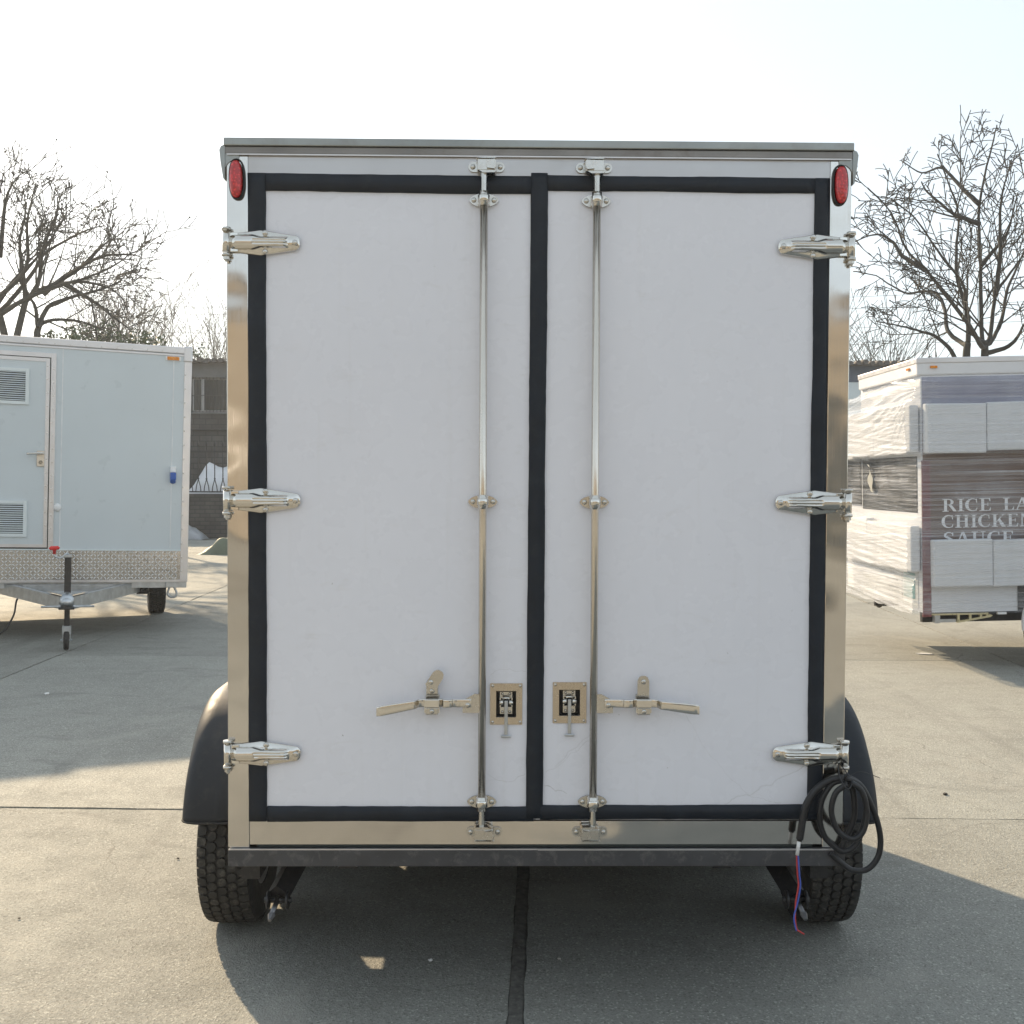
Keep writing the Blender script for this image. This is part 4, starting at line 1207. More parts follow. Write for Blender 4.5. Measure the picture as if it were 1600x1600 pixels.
# serif capitals for the side lettering (unit height, strokes offset in depth so no faces coincide)
def arc(cx, cz, rx, rz, a0, a1, w0, w1, n=14):
    out, inn = [], []
    for k in range(n + 1):
        a = R(a0 + (a1 - a0) * k / n)
        w = w0 + (w1 - w0) * math.sin(PI * k / n)
        out.append((cx + rx * math.cos(a), cz + rz * math.sin(a)))
        inn.append((cx + (rx - w) * math.cos(a), cz + (rz - w * 0.6) * math.sin(a)))
    return [[out[k], out[k + 1], inn[k + 1], inn[k]] for k in range(n)]
def rect(x0, x1, z0, z1):
    return [[(x0, z0), (x1, z0), (x1, z1), (x0, z1)]]
def quad(*p):
    return [list(p)]
S_, TH_ = 0.17, 0.055
GL = {
 'I': (0.40, rect(0.11, 0.28, 0, 1) + rect(0.0, 0.39, 0, TH_) + rect(0.0, 0.39, 1 - TH_, 1)),
 'L': (0.66, rect(0.10, 0.27, 0, 1) + rect(0.0, 0.38, 1 - TH_, 1) + rect(0.0, 0.62, 0, TH_) + quad((0.50, 0.0), (0.62, 0.0), (0.64, 0.28), (0.60, 0.28))),
 'E': (0.72, rect(0.10, 0.27, 0, 1) + rect(0.0, 0.64, 0, TH_) + rect(0.0, 0.62, 1 - TH_, 1) + rect(0.27, 0.50, 0.48, 0.53) + rect(0.47, 0.51, 0.38, 0.63) + quad((0.54, 0.0), (0.64, 0.0), (0.67, 0.26), (0.63, 0.26)) + quad((0.52, 1.0), (0.62, 1.0), (0.64, 0.76), (0.60, 0.76))),
 'H': (0.90, rect(0.10, 0.27, 0, 1) + rect(0.59, 0.76, 0, 1) + rect(0.27, 0.59, 0.47, 0.53) + rect(0, 0.37, 0, TH_) + rect(0, 0.37, 1 - TH_, 1) + rect(0.49, 0.86, 0, TH_) + rect(0.49, 0.86, 1 - TH_, 1)),
 'R': (0.84, rect(0.10, 0.27, 0, 1) + rect(0, 0.37, 0, TH_) + rect(0, 0.30, 1 - TH_, 1) + arc(0.34, 0.75, 0.32, 0.25, 90, -90, 0.05, 0.17) + rect(0.27, 0.36, 0.94, 1.0) + rect(0.27, 0.36, 0.50, 0.55) + quad((0.36, 0.52), (0.54, 0.52), (0.84, 0.0), (0.64, 0.0))),
 'C': (0.80, arc(0.42, 0.5, 0.42, 0.51, 55, 305, 0.06, 0.19, 22) + quad((0.62, 0.98), (0.68, 0.98), (0.70, 0.66), (0.66, 0.66)) + quad((0.62, 0.02), (0.66, 0.04), (0.72, 0.26), (0.68, 0.26))),
 'K': (0.90, rect(0.10, 0.27, 0, 1) + rect(0, 0.37, 0, TH_) + rect(0, 0.37, 1 - TH_, 1) + quad((0.27, 0.42), (0.27, 0.34), (0.74, 0.96), (0.66, 0.96)) + rect(0.52, 0.84, 0.96, 1.0) + quad((0.36, 0.52), (0.48, 0.67), (0.86, 0.0), (0.62, 0.0))),
 'N': (0.92, rect(0.11, 0.17, 0, 1) + rect(0.70, 0.76, 0, 1) + quad((0.06, 1.0), (0.26, 1.0), (0.76, 0.0), (0.66, 0.0)) + rect(0, 0.29, 0, TH_) + rect(0.58, 0.88, 1 - TH_, 1)),
 'A': (0.88, quad((0.36, 1.0), (0.46, 1.0), (0.12, 0.0), (0.06, 0.0)) + quad((0.36, 1.0), (0.50, 1.0), (0.80, 0.0), (0.60, 0.0)) + rect(0.20, 0.60, 0.28, 0.34) + rect(-0.02, 0.24, 0, TH_) + rect(0.52, 0.88, 0, TH_)),
 'S': (0.66, arc(0.31, 0.745, 0.27, 0.265, 30, 250, 0.06, 0.14) + arc(0.31, 0.255, 0.29, 0.265, 70, -150, 0.06, 0.15) + quad((0.08, 0.62), (0.22, 0.70), (0.56, 0.44), (0.40, 0.36)) + rect(0.52, 0.57, 0.70, 0.98) + rect(0.03, 0.08, 0.02, 0.28)),
 'U': (0.86, rect(0.10, 0.26, 0.3, 1) + rect(0.63, 0.69, 0.3, 1) + arc(0.395, 0.32, 0.295, 0.33, 180, 360, 0.15, 0.07) + rect(0, 0.36, 1 - TH_, 1) + rect(0.53, 0.80, 1 - TH_, 1)),
}
def lettering(text, x0, zb, h, wd):
    m = MB()
    x = x0
    for ch in text:
        if ch == ' ':
            x += 0.62 * h * wd
            continue
        adv, st = GL[ch]
        for k, poly in enumerate(st):
            y = -0.0062 - 0.00012 * k
            p = [(x + q[0] * h * wd, zb + q[1] * h) for q in poly]
            m.add([(a_, y, b_) for a_, b_ in p] + [(a_, -0.0045, b_) for a_, b_ in p], [(0, 1, 2, 3), (0, 4, 5, 1), (1, 5, 6, 2), (2, 6, 7, 3), (3, 7, 4, 0)])
        x += (adv + 0.05) * h * wd
    return m.build('lettering', 'letter', W)
lettering('RICE LA', 0.190, 1.470, 0.116, 1.36)
lettering('CHICKEN', 0.180, 1.318, 0.118, 1.28)
lettering('SAUCE', 0.195, 1.160, 0.118, 1.36)

# film: one long wrinkled skin wound round both faces, riding out over the foam
def smooth(a, b, x):
    t = max(0, min(1, (x - a) / (b - a)))
    return t * t * (3 - 2 * t)
def foam_off(z, side):
    up = smooth(1.96, 2.02, z) * (1 - smooth(2.46, 2.53, z))
    if side:
        lo = smooth(0.73, 0.775, z) * (1 - smooth(1.205, 1.26, z))
    else:
        lo = smooth(0.86, 0.92, z) * (1 - smooth(1.36, 1.43, z))
    return 0.097 * max(up, lo)
def ridge(n):
    return 1 - 2 * abs(n)
def film(u, v):
    SA, SB = 2.34, XL
    s = u * (SA + SB)
    z0, z1 = 0.515, 2.725
    if s < SA:
        y = SA - s
        zt = z1 - 0.03 * y + 0.03 * mnoise.noise(Vector((y * 4, 0, 4)))
        z = z0 + 0.02 * mnoise.noise(Vector((y * 4.5, 3, 1))) + v * (zt - z0)
        fo = foam_off(z, False)
        # folds fan out from the upper near corner and from the foam edges
        fan = math.atan2(2.62 - z, y + 0.25)
        a = 0.024 * ridge(mnoise.noise(Vector((y * 0.9, fan * 13, 2)))) * smooth(2.05, 2.5, z)
        a += 0.012 * ridge(mnoise.noise(Vector((y * 0.5, (z - 0.05 * y) * 18, 5)))) * (1 - smooth(2.3, 2.55, z))
        a += 0.006 * ridge(mnoise.noise(Vector((y * 0.7, (z + 0.08 * y) * 36, 7))))
        a += 0.022 * mnoise.noise(Vector((y * 2.4, z * 5, 4))) * (smooth(1.32, 1.5, z) * (1 - smooth(1.9, 2.05, z)) + smooth(2.45, 2.55, z))
        slack = 0.05 * smooth(2.42, 2.6, z) * math.sin(PI * min(1, y / 1.8)) + 0.05 * smooth(0.95, 0.75, z)
        return (-0.030 - fo - a - slack, y, z)
    x = s - SA
    z = z0 + 0.014 * mnoise.noise(Vector((x * 3.5, 8, 1))) + v * (z1 - z0 + 0.016 * mnoise.noise(Vector((x * 4, 0, 4))))
    fo = foam_off(z, True) * smooth(0.0, 0.05, x)
    w = 0.009 * ridge(mnoise.noise(Vector((x * 0.7, z * 19, 12)))) + 0.005 * mnoise.noise(Vector((x * 1.2, z * 48, 17))) + 0.012 * mnoise.noise(Vector((x * 2.2, z * 4, 21)))
    bulge = 0.05 * smooth(2.44, 2.56, z) * (1 - smooth(2.66, 2.73, z))
    return (x, -0.026 - fo - w - bulge, z)
stuff_film = MB().grid(340, 330, film).build('stretch_film', 'film', W, fix=False)
stuff_film.data.materials.append(M['film_layers'])        # many overlapping layers on the end face
stuff_film.data.polygons.foreach_set('material_index', [1 if (k % 340) / 340 * (2.34 + XL) < 2.33 and not 110 < k // 340 < 225 else 0 for k in range(340 * 330)])
# foam boards under the film
def foam(x0, x1, y0, y1, z0, z1, label, tilt=0.0):
    m = MB().box(x0, x1, y0, y1, z0, z1, 0.014)
    c0 = Vector(((x0 + x1) / 2, 0, (z0 + z1) / 2))
    ti = rnd.uniform(-0.012, 0.012)
    for k, p in enumerate(m.v):          # boards sit slightly askew
        m.v[k] = (p[0], p[1], p[2] + ti * ((p[0] - c0.x) + (p[1] - 1.0 if y1 > 0.5 else 0)) + 0.006 * mnoise.noise(Vector(p) * 5))
    o = m.build('foam_board', 'foam')
    o.matrix_world = Matrix.Translation((3.85, 10.3, 0)) @ Matrix.Rotation(R(-1.5), 4, 'Y')
    return tag(o, label, 'foam board', 'foam boards under the film')
foam(0.010, 0.570, -0.098, -0.010, 2.010, 2.468, 'upper white foam board on the lettered side of the wrapped trailer, nearest the corner')
foam(0.576, 1.30, -0.092, -0.010, 2.030, 2.475, 'upper white foam board cut by the right picture edge, above the lettering')
foam(0.068, 0.618, -0.098, -0.010, 0.778, 1.213, 'lower white foam board covering the foot of the lettering, nearest the corner')
foam(0.623, 1.30, -0.094, -0.010, 0.775, 1.203, 'lower white foam board cut by the right picture edge, below the lettering')
foam(-0.100, -0.012, 0.015, 1.05, 2.020, 2.455, 'upper white foam board on the sunlit end of the wrapped trailer, near half')
foam(-0.097, -0.012, 1.056, 2.20, 2.025, 2.465, 'upper white foam board on the sunlit end of the wrapped trailer, far half')
foam(-0.100, -0.012, 0.015, 1.30, 0.915, 1.345, 'lower white foam board on the sunlit end of the wrapped trailer, near half')
foam(-0.097, -0.012, 1.306, 2.30, 0.925, 1.375, 'lower white foam board on the sunlit end of the wrapped trailer, far half')
tpc = MB()
tpc.grid(4, 14, lambda u, v: (-0.062 - 0.008 * math.sin(v * 9 + u * 4), 1.20 + u * (0.10 + 0.05 * math.sin(v * 6)) + 0.10 * v * v, 1.64 + v * 0.27 + 0.03 * u))
tpc.build('tape_patch', 'tape_clear', W, fix=False)
# underframe
MB().box(0.05, XL, 0.15, 0.21, 0.42, 0.528).build('chassis_rail', 'black', W)
MB().box(0.05, XL, 1.5, 1.56, 0.42, 0.528).build('chassis_rail', 'black', W)
st = MB()
st.box(0.10, 0.62, 0.02, 0.05, 0.500, 0.516)
st.prism([(0.33, 0.425), (0.64, 0.474), (0.66, 0.490), (0.64, 0.499), (0.60, 0.499), (0.60, 0.486), (0.33, 0.442)], 0.02, 0.05)
for x in (0.33, 0.44, 0.54):
    st.box(x, x + 0.022, 0.022, 0.048, 0.446 + (x - 0.33) * 0.14, 0.4995)
st.build('folding_step', 'yellow_zinc', W)
br_ = MB()
br_.box(0.12, 0.17, 0.025, 0.09, 0.425, 0.499)
br_.box(0.171, 0.325, 0.04, 0.075, 0.43, 0.46)
br_.build('step_bracket', 'galv', W)
MB().tube([(0.02, 1.35, 0.53), (0.03, 1.35, 0.47), (0.05, 1.37, 0.44)], [0.03, 0.045, 0.03], 12).build('hitch_socket', 'black', W)
wheel(W, (1.36, 0.13, 0.33 - 0.036), PI / 2 + PI / 2, 1.0)
W_wheel = [o for o in W.children if o.name.startswith('wheel')][-1]
W_wheel.rotation_euler = (0, 0, PI / 2)
MB().box(2.9, 3.0, 0.25, 0.35, -0.07, 0.52).build('support_leg', 'galv', W)
ar = MB()
n_ = 18
op, ip = [], []
for k in range(n_ + 1):
    a_ = R(190 - 200 * k / n_)
    op.append((1.36 + 0.455 * math.cos(a_), 0.42 + 0.43 * math.sin(a_)))
    ip.append((1.36 + 0.385 * math.cos(a_), 0.42 + 0.36 * math.sin(a_)))
for k in range(n_):
    ar.prism([op[k], op[k + 1], ip[k + 1], ip[k]], -0.05, -0.02)
ar.build('wheel_arch', 'white_trailer', W)
MB().box(0.70, 0.78, 0.0, 0.03, 0.500, 0.522).build('side_reflector', 'white_plastic', W)
MB().box(0.88, 1.66, -0.02, -0.0065, 0.53, 0.80).build('arch_liner', 'recess', W)

# ------------------------------------------------------------------ old building, low wall and fence behind
def brick_mat(name, c1, c2, mo, bw, bh):
    m, nt, b, o = new_mat(name)
    tc = nt.nodes.new('ShaderNodeTexCoord')
    sp = nt.nodes.new('ShaderNodeSeparateXYZ'); nt.links.new(tc.outputs['Object'], sp.inputs[0])
    cb = nt.nodes.new('ShaderNodeCombineXYZ')
    nt.links.new(sp.outputs['X'], cb.inputs['X']); nt.links.new(sp.outputs['Z'], cb.inputs['Y'])
    br = nt.nodes.new('ShaderNodeTexBrick')
    br.inputs['Scale'].default_value = 1.0
    br.inputs['Brick Width'].default_value = bw
    br.inputs['Row Height'].default_value = bh
    br.inputs['Mortar Size'].default_value = 0.012
    br.inputs['Color1'].default_value = (*c1, 1); br.inputs['Color2'].default_value = (*c2, 1); br.inputs['Mortar'].default_value = (*mo, 1)
    nt.links.new(cb.outputs[0], br.inputs['Vector'])
    big = nz(nt, tc.outputs['Object'], 0.9, 7, 0.65)
    c = mixc(nt, 1.0, br.outputs['Color'], ramp(nt, big, [(0.3, (0.55, 0.55, 0.56)), (0.7, (1.25, 1.22, 1.2))]), 'MULTIPLY')
    nt.links.new(c, b.inputs['Base Color'])
    b.inputs['Roughness'].default_value = 0.92
    bump(nt, b, br.outputs['Fac'], -0.4, 0.02)
    return m
M['block_wall'] = brick_mat('block_wall', (0.105, 0.103, 0.102), (0.075, 0.073, 0.073), (0.045, 0.045, 0.046), 0.42, 0.19)
M['low_wall'] = brick_mat('low_wall_brick', (0.095, 0.090, 0.086), (0.07, 0.066, 0.064), (0.045, 0.044, 0.044), 0.30, 0.12)
B = thing('old_building', 'old single-pitch building with barred window and ragged tile eaves behind the yard', 'building', (0, 38, 0))
def wall_with_window(x0, x1, z0, z1, wx0, wx1, wz0, wz1, mat):
    m = MB()
    m.box(x0, wx0, 0, 0.3, z0, z1); m.box(wx1, x1, 0, 0.3, z0, z1)
    m.box(wx0, wx1, 0, 0.3, z0, wz0); m.box(wx0, wx1, 0, 0.3, wz1, z1)
    return m.build('wall', mat, B)
wall_with_window(-24, 6, 0, 5.28, -10.98, -9.74, 4.03, 5.22, 'block_wall')
MB().box(-24, 6, -0.03, 0.3, 5.282, 5.70).build('eaves_band', 'stucco', B)
MB().box(6.001, 28, -0.02, 0.3, 5.15, 5.70).build('eaves_band', 'eaves_shade', B)  # shaded wall under the eaves, painted as a dark blue band
MB().box(6.001, 28, 0.0, 0.3, 0, 5.149).build('wall', 'white_vent', B)
MB().box(-24, 6, -0.05, 0.0, 5.21, 5.28).build('lintel_course', 'stucco', B)
wf = MB()
for (x0, x1) in ((-10.98, -10.93), (-10.66, -10.58), (-9.80, -9.74)):
    wf.box(x0, x1, 0.08, 0.14, 4.03, 5.22)
for (x0, x1) in ((-10.929, -10.661), (-10.579, -9.801)):
    wf.box(x0, x1, 0.085, 0.135, 4.03, 4.09); wf.box(x0, x1, 0.085, 0.135, 5.16, 5.22)
wo = wf.build('window', 'win_frame', B)
for (x0, x1) in ((-10.929, -10.661), (-10.579, -9.801)):
    MB().box(x0, x1, 0.11, 0.12, 4.091, 5.159).build('pane', 'glass_dark', wo)
wb = MB()
for k in range(11):
    x = -10.96 + k * 0.12
    MB().cyl((x, 0.02, 4.04), (x, 0.02, 5.215), 0.010, 6).build('bar', 'iron', wo)
for z in (4.06, 4.60, 5.19):
    MB().box(-10.975, -9.745, 0.022, 0.034, z - 0.012, z + 0.012).build('cross_bar', 'iron', wo)
MB().box(-11.05, -9.65, -0.10, -0.001, 3.97, 4.028).build('window_sill', 'stucco', B)
MB().cyl((-24, -0.06, 3.42), (6, -0.06, 3.42), 0.035, 8).build('wall_pipe', 'iron', B)
ro = MB().add([(-24.2, -0.35, 5.74), (28.2, -0.35, 5.74), (28.2, 6.0, 6.3), (-24.2, 6.0, 6.3), (-24.2, -0.35, 5.70), (28.2, -0.35, 5.70), (28.2, 6.0, 6.2), (-24.2, 6.0, 6.2)],
              [(0, 1, 2, 3), (7, 6, 5, 4), (0, 4, 5, 1), (1, 5, 6, 2), (2, 6, 7, 3), (3, 7, 4, 0)]).build('roof', 'tile', B)
tile_me = MB().tube([(0, 0, 0), (0, 0.45, 0.035)], [0.085, 0.075], 8).mesh('roof_tile')
for k in range(210):
    x = -24.0 + k * 0.248
    o = place('roof_tile', tile_me, 'tile', ro, (x + rnd.uniform(-0.02, 0.02), -0.42 + rnd.uniform(-0.06, 0.05), 5.775 + rnd.uniform(-0.03, 0.025)), (rnd.uniform(-0.05, 0.05), 0, rnd.uniform(-0.08, 0.08)))

tag(MB().box(-20, 0, 33.0, 33.3, -0.03, 1.30, 0.01).build('low_wall', 'low_wall'), 'low dark brick wall carrying the iron fence, left of the box trailer', 'wall')
F_ = thing('iron_fence', 'black spear-topped iron fence standing on the low brick wall', 'fence', (0, 33.15, 1.30))
pk = MB()
pk.cyl((0, 0, 0.42), (0, 0, 1.42), 0.016, 6)
pk.tube([(0, 0, 1.40), (0, 0, 1.46), (0, 0, 1.60)], [0.012, 0.038, 0.003], 6)
pk.tube([(-0.075, 0, 0.08), (-0.06, 0, 0.22), (0, 0, 0.44)], 0.014, 6)
pk.tube([(0.075, 0, 0.08), (0.06, 0, 0.22), (0, 0, 0.44)], 0.014, 6)
pk.ball((0, 0, 0.45), 0.03, 6, 4)
pk_me = pk.mesh('picket')
for k in range(58):
    place('picket', pk_me, 'iron', F_, (-16.0 + k * 0.245, 0, 0))
for z in (0.06, 1.27):
    MB().box(-16.2, -1.7, -0.016, 0.016, z - 0.02, z + 0.02).build('rail', 'iron', F_)
def heap(name, mat, x0, x1, y0, y1, z0, prof, seed):
    def fn(u, v):
        h = prof(u) * math.sin(PI * min(1, max(0, v))) ** 0.6
        q = Vector((u * 4, v * 3, seed))
        return (x0 + (x1 - x0) * u + 0.05 * mnoise.noise(q * 2), y0 + (y1 - y0) * v, z0 + h * (1 + 0.25 * mnoise.noise(q * 1.5)) + 0.0)
    return MB().grid(30, 16, fn).build(name, mat, fix=False)
tag(heap('tarpaulin', 'tarp', -10.1, -6.6, 33.45, 35.6, 1.22, lambda u: 0.95 * (smooth(0, 0.22, u) * (1 - 0.45 * smooth(0.22, 1, u))), 3), 'white tarpaulin heap behind the iron fence', 'tarpaulin')
MB_t = MB().box(-20, 0, 33.31, 37.9, -0.03, 1.20).build('terrace', 'mortar')
struct(MB_t)
tag(heap('green_sack', 'sack', -7.35, -6.1, 25.4, 26.1, -0.005, lambda u: 0.42 * smooth(0, 0.6, u) * (1 - 0.8 * smooth(0.8, 1, u)), 5), 'crumpled dark green sack lying on the yard beside the box trailer', 'sack')
tag(heap('plastic_sheeting', 'grey_sheet', -10.2, -8.9, 31.8, 32.6, -0.005, lambda u: 0.42 * math.sin(PI * u) ** 0.7, 9), 'pale crumpled plastic sheeting at the foot of the brick wall', 'sheeting')

# long shed across the yard behind the camera, seen only in the polished steel
sh = thing('yard_shed', 'long brown shed across the yard, mirrored in the steel door posts', 'shed', (0, -27, 0))
MB().box(-40, 40, -6, 0, -0.03, 7.6).build('wall', 'shed_wall', sh)
MB().box(-40.3, 40.3, -6.3, 0.4, 7.601, 7.9).build('roof', 'tile', sh)
for (x0, x1, z1) in ((6.0, 15.0, 4.0), (20.0, 28.0, 4.0), (-30.0, -22.0, 4.0)):
    MB().box(x0, x1, 0.002, 0.06, 0.0, z1).build('roller_door', 'vent_dark', sh)
MB().box(-16.0, -5.0, 0.002, 0.10, 2.3, 2.7).build('sign_band', 'win_frame', sh)

# neighbour of the grey trailer, just outside the left picture edge
N = thing('white_trailer', 'white box trailer parked left of the grey trailer, outside the picture edge', 'trailer', (-4.9, 12.2, 0), (0, R(1.4), R(20.8)))
MB().box(-4.0, -1.275, 0.0, 2.9, 0.60, 3.24, 0.004).build('cabin_body', 'white_trailer', N)
MB().box(-4.03, -1.266, -0.03, 2.93, 3.241, 3.31, 0.004).build('roof_trim', 'alu', N)
MB().box(-3.9, -1.4, 0.1, 2.8, 0.50, 0.599).build('chassis', 'galv', N)
wheel(N, (-1.55, 1.8, 0.293), 0)
wheel(N, (-3.8, 1.8, 0.238), PI)

# ------------------------------------------------------------------ trees
RIGHT_TREE = {
  'trunks': [
    [(8.51,20.00,3.06),(8.50,20.00,3.52),(8.49,20.00,4.03),(8.49,20.00,4.25)],
    [(8.20,20.00,3.05),(8.18,20.00,3.63),(8.16,20.00,4.03),(8.18,20.00,4.25)],
  ],
  'limbs': [
    [(8.05,20.00,3.51),(7.93,20.00,4.03),(7.64,20.00,4.34),(7.31,20.00,4.46),(6.91,20.00,4.56),(6.55,20.00,4.62)],
    [(8.49,20.00,4.25),(8.46,20.07,4.39),(8.45,20.15,5.66),(8.44,20.22,6.78),(8.68,20.29,7.85),(8.80,20.36,8.25)],
    [(8.49,20.00,4.25),(8.62,20.09,4.39),(8.75,20.18,5.13),(9.00,20.26,5.50),(9.33,20.35,5.93),(9.71,20.44,6.60)],
    [(8.49,20.00,4.25),(8.24,19.70,4.28),(7.93,19.39,4.51),(7.76,19.09,4.86),(7.57,18.78,5.11),(7.04,18.48,5.57),(6.57,18.18,6.02),(6.05,17.87,6.28)],
    [(8.49,20.00,4.20),(8.27,19.66,4.17),(7.92,19.32,4.47),(7.29,18.98,5.04),(6.92,18.64,5.28),(6.44,18.30,5.59),(6.08,17.96,6.08),(5.58,17.61,6.38)],
    [(8.49,20.00,4.25),(8.68,20.24,4.28),(8.98,20.47,4.70),(9.20,20.71,5.35),(9.49,20.94,5.82),(9.76,21.18,6.29),(10.28,21.42,7.32)],
    [(8.56,20.00,4.08),(8.83,19.83,4.17),(8.93,19.66,4.33),(8.98,19.49,4.56),(9.15,19.33,4.79)],
    [(8.67,20.00,5.10),(8.65,19.81,5.79),(8.57,19.63,6.64),(8.66,19.44,7.35)],
    [(8.18,20.00,4.25),(8.22,20.35,4.29),(8.09,20.69,4.56),(8.16,21.04,5.00),(8.15,21.39,5.36),(8.01,21.73,5.47),(7.82,22.08,5.49),(7.60,22.43,5.71),(7.42,22.78,5.96),(7.06,23.12,6.11)],
    [(8.18,20.00,4.25),(8.18,19.98,4.59),(8.12,19.96,4.88),(7.94,19.94,5.45),(7.92,19.92,6.01),(7.93,19.90,6.58),(7.69,19.88,7.19),(7.53,19.85,7.58)],
    [(8.35,20.00,6.73),(8.21,20.24,7.00),(8.07,20.47,7.30),(7.92,20.71,7.57),(7.65,20.94,7.54),(7.37,21.18,7.82)],
    [(8.39,20.00,5.63),(8.58,19.98,5.86),(8.86,19.97,6.26),(9.01,19.95,6.93)],
    [(7.42,20.00,5.54),(7.02,20.10,5.82),(6.87,20.19,6.09),(6.61,20.29,6.25),(6.24,20.39,6.13)],
    [(8.35,20.00,6.38),(7.96,19.76,6.43),(7.64,19.51,6.48),(7.15,19.27,6.75),(6.95,19.02,6.85)],
  ],
}
LEFT_TREE = {
  'trunks': [
    [(-10.64,25.00,3.58),(-10.66,25.00,4.44),(-10.69,25.00,4.95),(-10.66,25.00,5.11)],
    [(-11.25,25.00,3.29),(-11.33,25.00,4.44),(-11.52,25.00,5.37),(-11.63,25.00,5.58)],
    [(-11.36,25.00,3.57),(-11.24,25.00,4.44),(-11.14,25.00,4.95),(-10.94,25.00,5.73)],
  ],
  'limbs': [
    [(-10.66,25.00,5.11),(-10.61,25.17,5.27),(-10.31,25.34,5.36),(-9.85,25.51,5.33),(-9.47,25.68,5.18)],
    [(-10.66,25.00,5.11),(-10.74,25.12,5.32),(-10.82,25.24,5.61),(-11.00,25.36,5.86),(-11.29,25.48,6.24),(-11.64,25.60,6.84)],
    [(-11.52,25.00,5.41),(-10.74,24.69,5.75),(-9.87,24.39,5.98),(-9.22,24.08,6.08),(-8.49,23.78,6.30),(-8.04,23.47,6.50)],
    [(-11.52,25.00,5.47),(-11.28,25.18,5.85),(-10.92,25.36,6.44),(-10.73,25.54,6.89),(-10.18,25.72,7.30),(-9.78,25.90,7.55),(-9.55,26.08,7.65)],
    [(-10.94,25.00,5.73),(-11.02,25.06,6.38),(-11.12,25.13,7.04),(-11.01,25.19,7.77),(-11.10,25.26,8.36)],
    [(-10.84,25.00,5.80),(-10.58,24.86,6.16),(-10.43,24.72,6.80),(-10.07,24.58,7.56),(-9.98,24.44,7.90)],
    [(-11.52,25.00,5.82),(-10.79,24.67,6.38),(-10.60,24.34,7.34),(-10.27,24.02,8.10)],
    [(-11.51,25.00,6.70),(-11.48,25.26,8.04),(-11.30,25.51,8.66)],
    [(-11.63,25.00,5.58),(-11.64,24.98,6.72),(-11.55,24.96,7.71),(-11.39,24.94,8.56)],
    [(-10.55,25.00,5.86),(-10.12,25.15,6.30),(-9.37,25.31,6.77),(-8.77,25.46,6.86),(-8.55,25.61,6.83)],
    [(-10.09,25.00,6.12),(-9.55,25.27,5.78),(-9.25,25.53,5.53),(-8.89,25.80,5.20)],
    [(-10.87,25.00,5.80),(-10.28,25.15,6.18),(-9.76,25.30,6.57),(-9.30,25.45,7.11),(-8.99,25.60,7.26)],
    [(-10.66,25.00,5.11),(-10.56,25.29,5.63),(-10.17,25.59,5.90),(-9.69,25.88,6.10),(-9.27,26.18,6.37),(-9.15,26.47,6.65)],
    [(-11.63,25.00,5.58),(-11.19,24.93,6.14),(-10.58,24.85,6.70),(-10.05,24.78,7.39)],
    [(-10.94,25.00,5.73),(-10.60,25.21,6.05),(-9.95,25.42,6.23),(-9.30,25.63,6.13),(-9.01,25.84,5.87)],
    [(-11.63,25.00,5.58),(-12.07,24.96,6.43),(-12.32,24.92,7.56),(-12.15,24.88,8.68)],
  ],
}

def rvec(rg):
    while True:
        v = Vector((rg.uniform(-1, 1), rg.uniform(-1, 1), rg.uniform(-1, 1)))
        if 0.1 < v.length < 1:
            return v.normalized()
def grow(mb, p, d, L, r, lvl, rg, opt, tips):
    n = 5 if lvl > 0 else 4
    pts, rs = [p.copy()], [r]
    q, dd = p.copy(), d.copy()
    for k in range(n):
        dd = (dd + rvec(rg) * opt['wig'] + Vector((0, 0, opt['up'] if lvl > 0 else opt['tipup']))).normalized()
        q = q + dd * (L / n)
        pts.append(q.copy())
        rs.append(max(opt['rmin'], r * (1 - 0.8 * (k + 1) / n)))
    mb.tube(pts, rs, 5 if lvl > 1 else 3, False)
    if lvl <= 0:
        tips.append(pts[-1])
        return
    m = opt['n'][lvl]
    for k in range(m):
        t = 0.25 + 0.75 * (k + rg.random()) / m
        i = min(n - 1, int(t * n))
        b = pts[i].lerp(pts[i + 1], t * n - i)
        base = (pts[i + 1] - pts[i]).normalized()
        side = rvec(rg)
        side = (side - base * side.dot(base)).normalized()
        nd = (base * rg.uniform(0.6, 1.0) + side * rg.uniform(0.5, 0.95)).normalized()
        grow(mb, b, nd, L * rg.uniform(0.42, 0.68), max(opt['rmin'], rs[i] * 0.55), lvl - 1, rg, opt, tips)
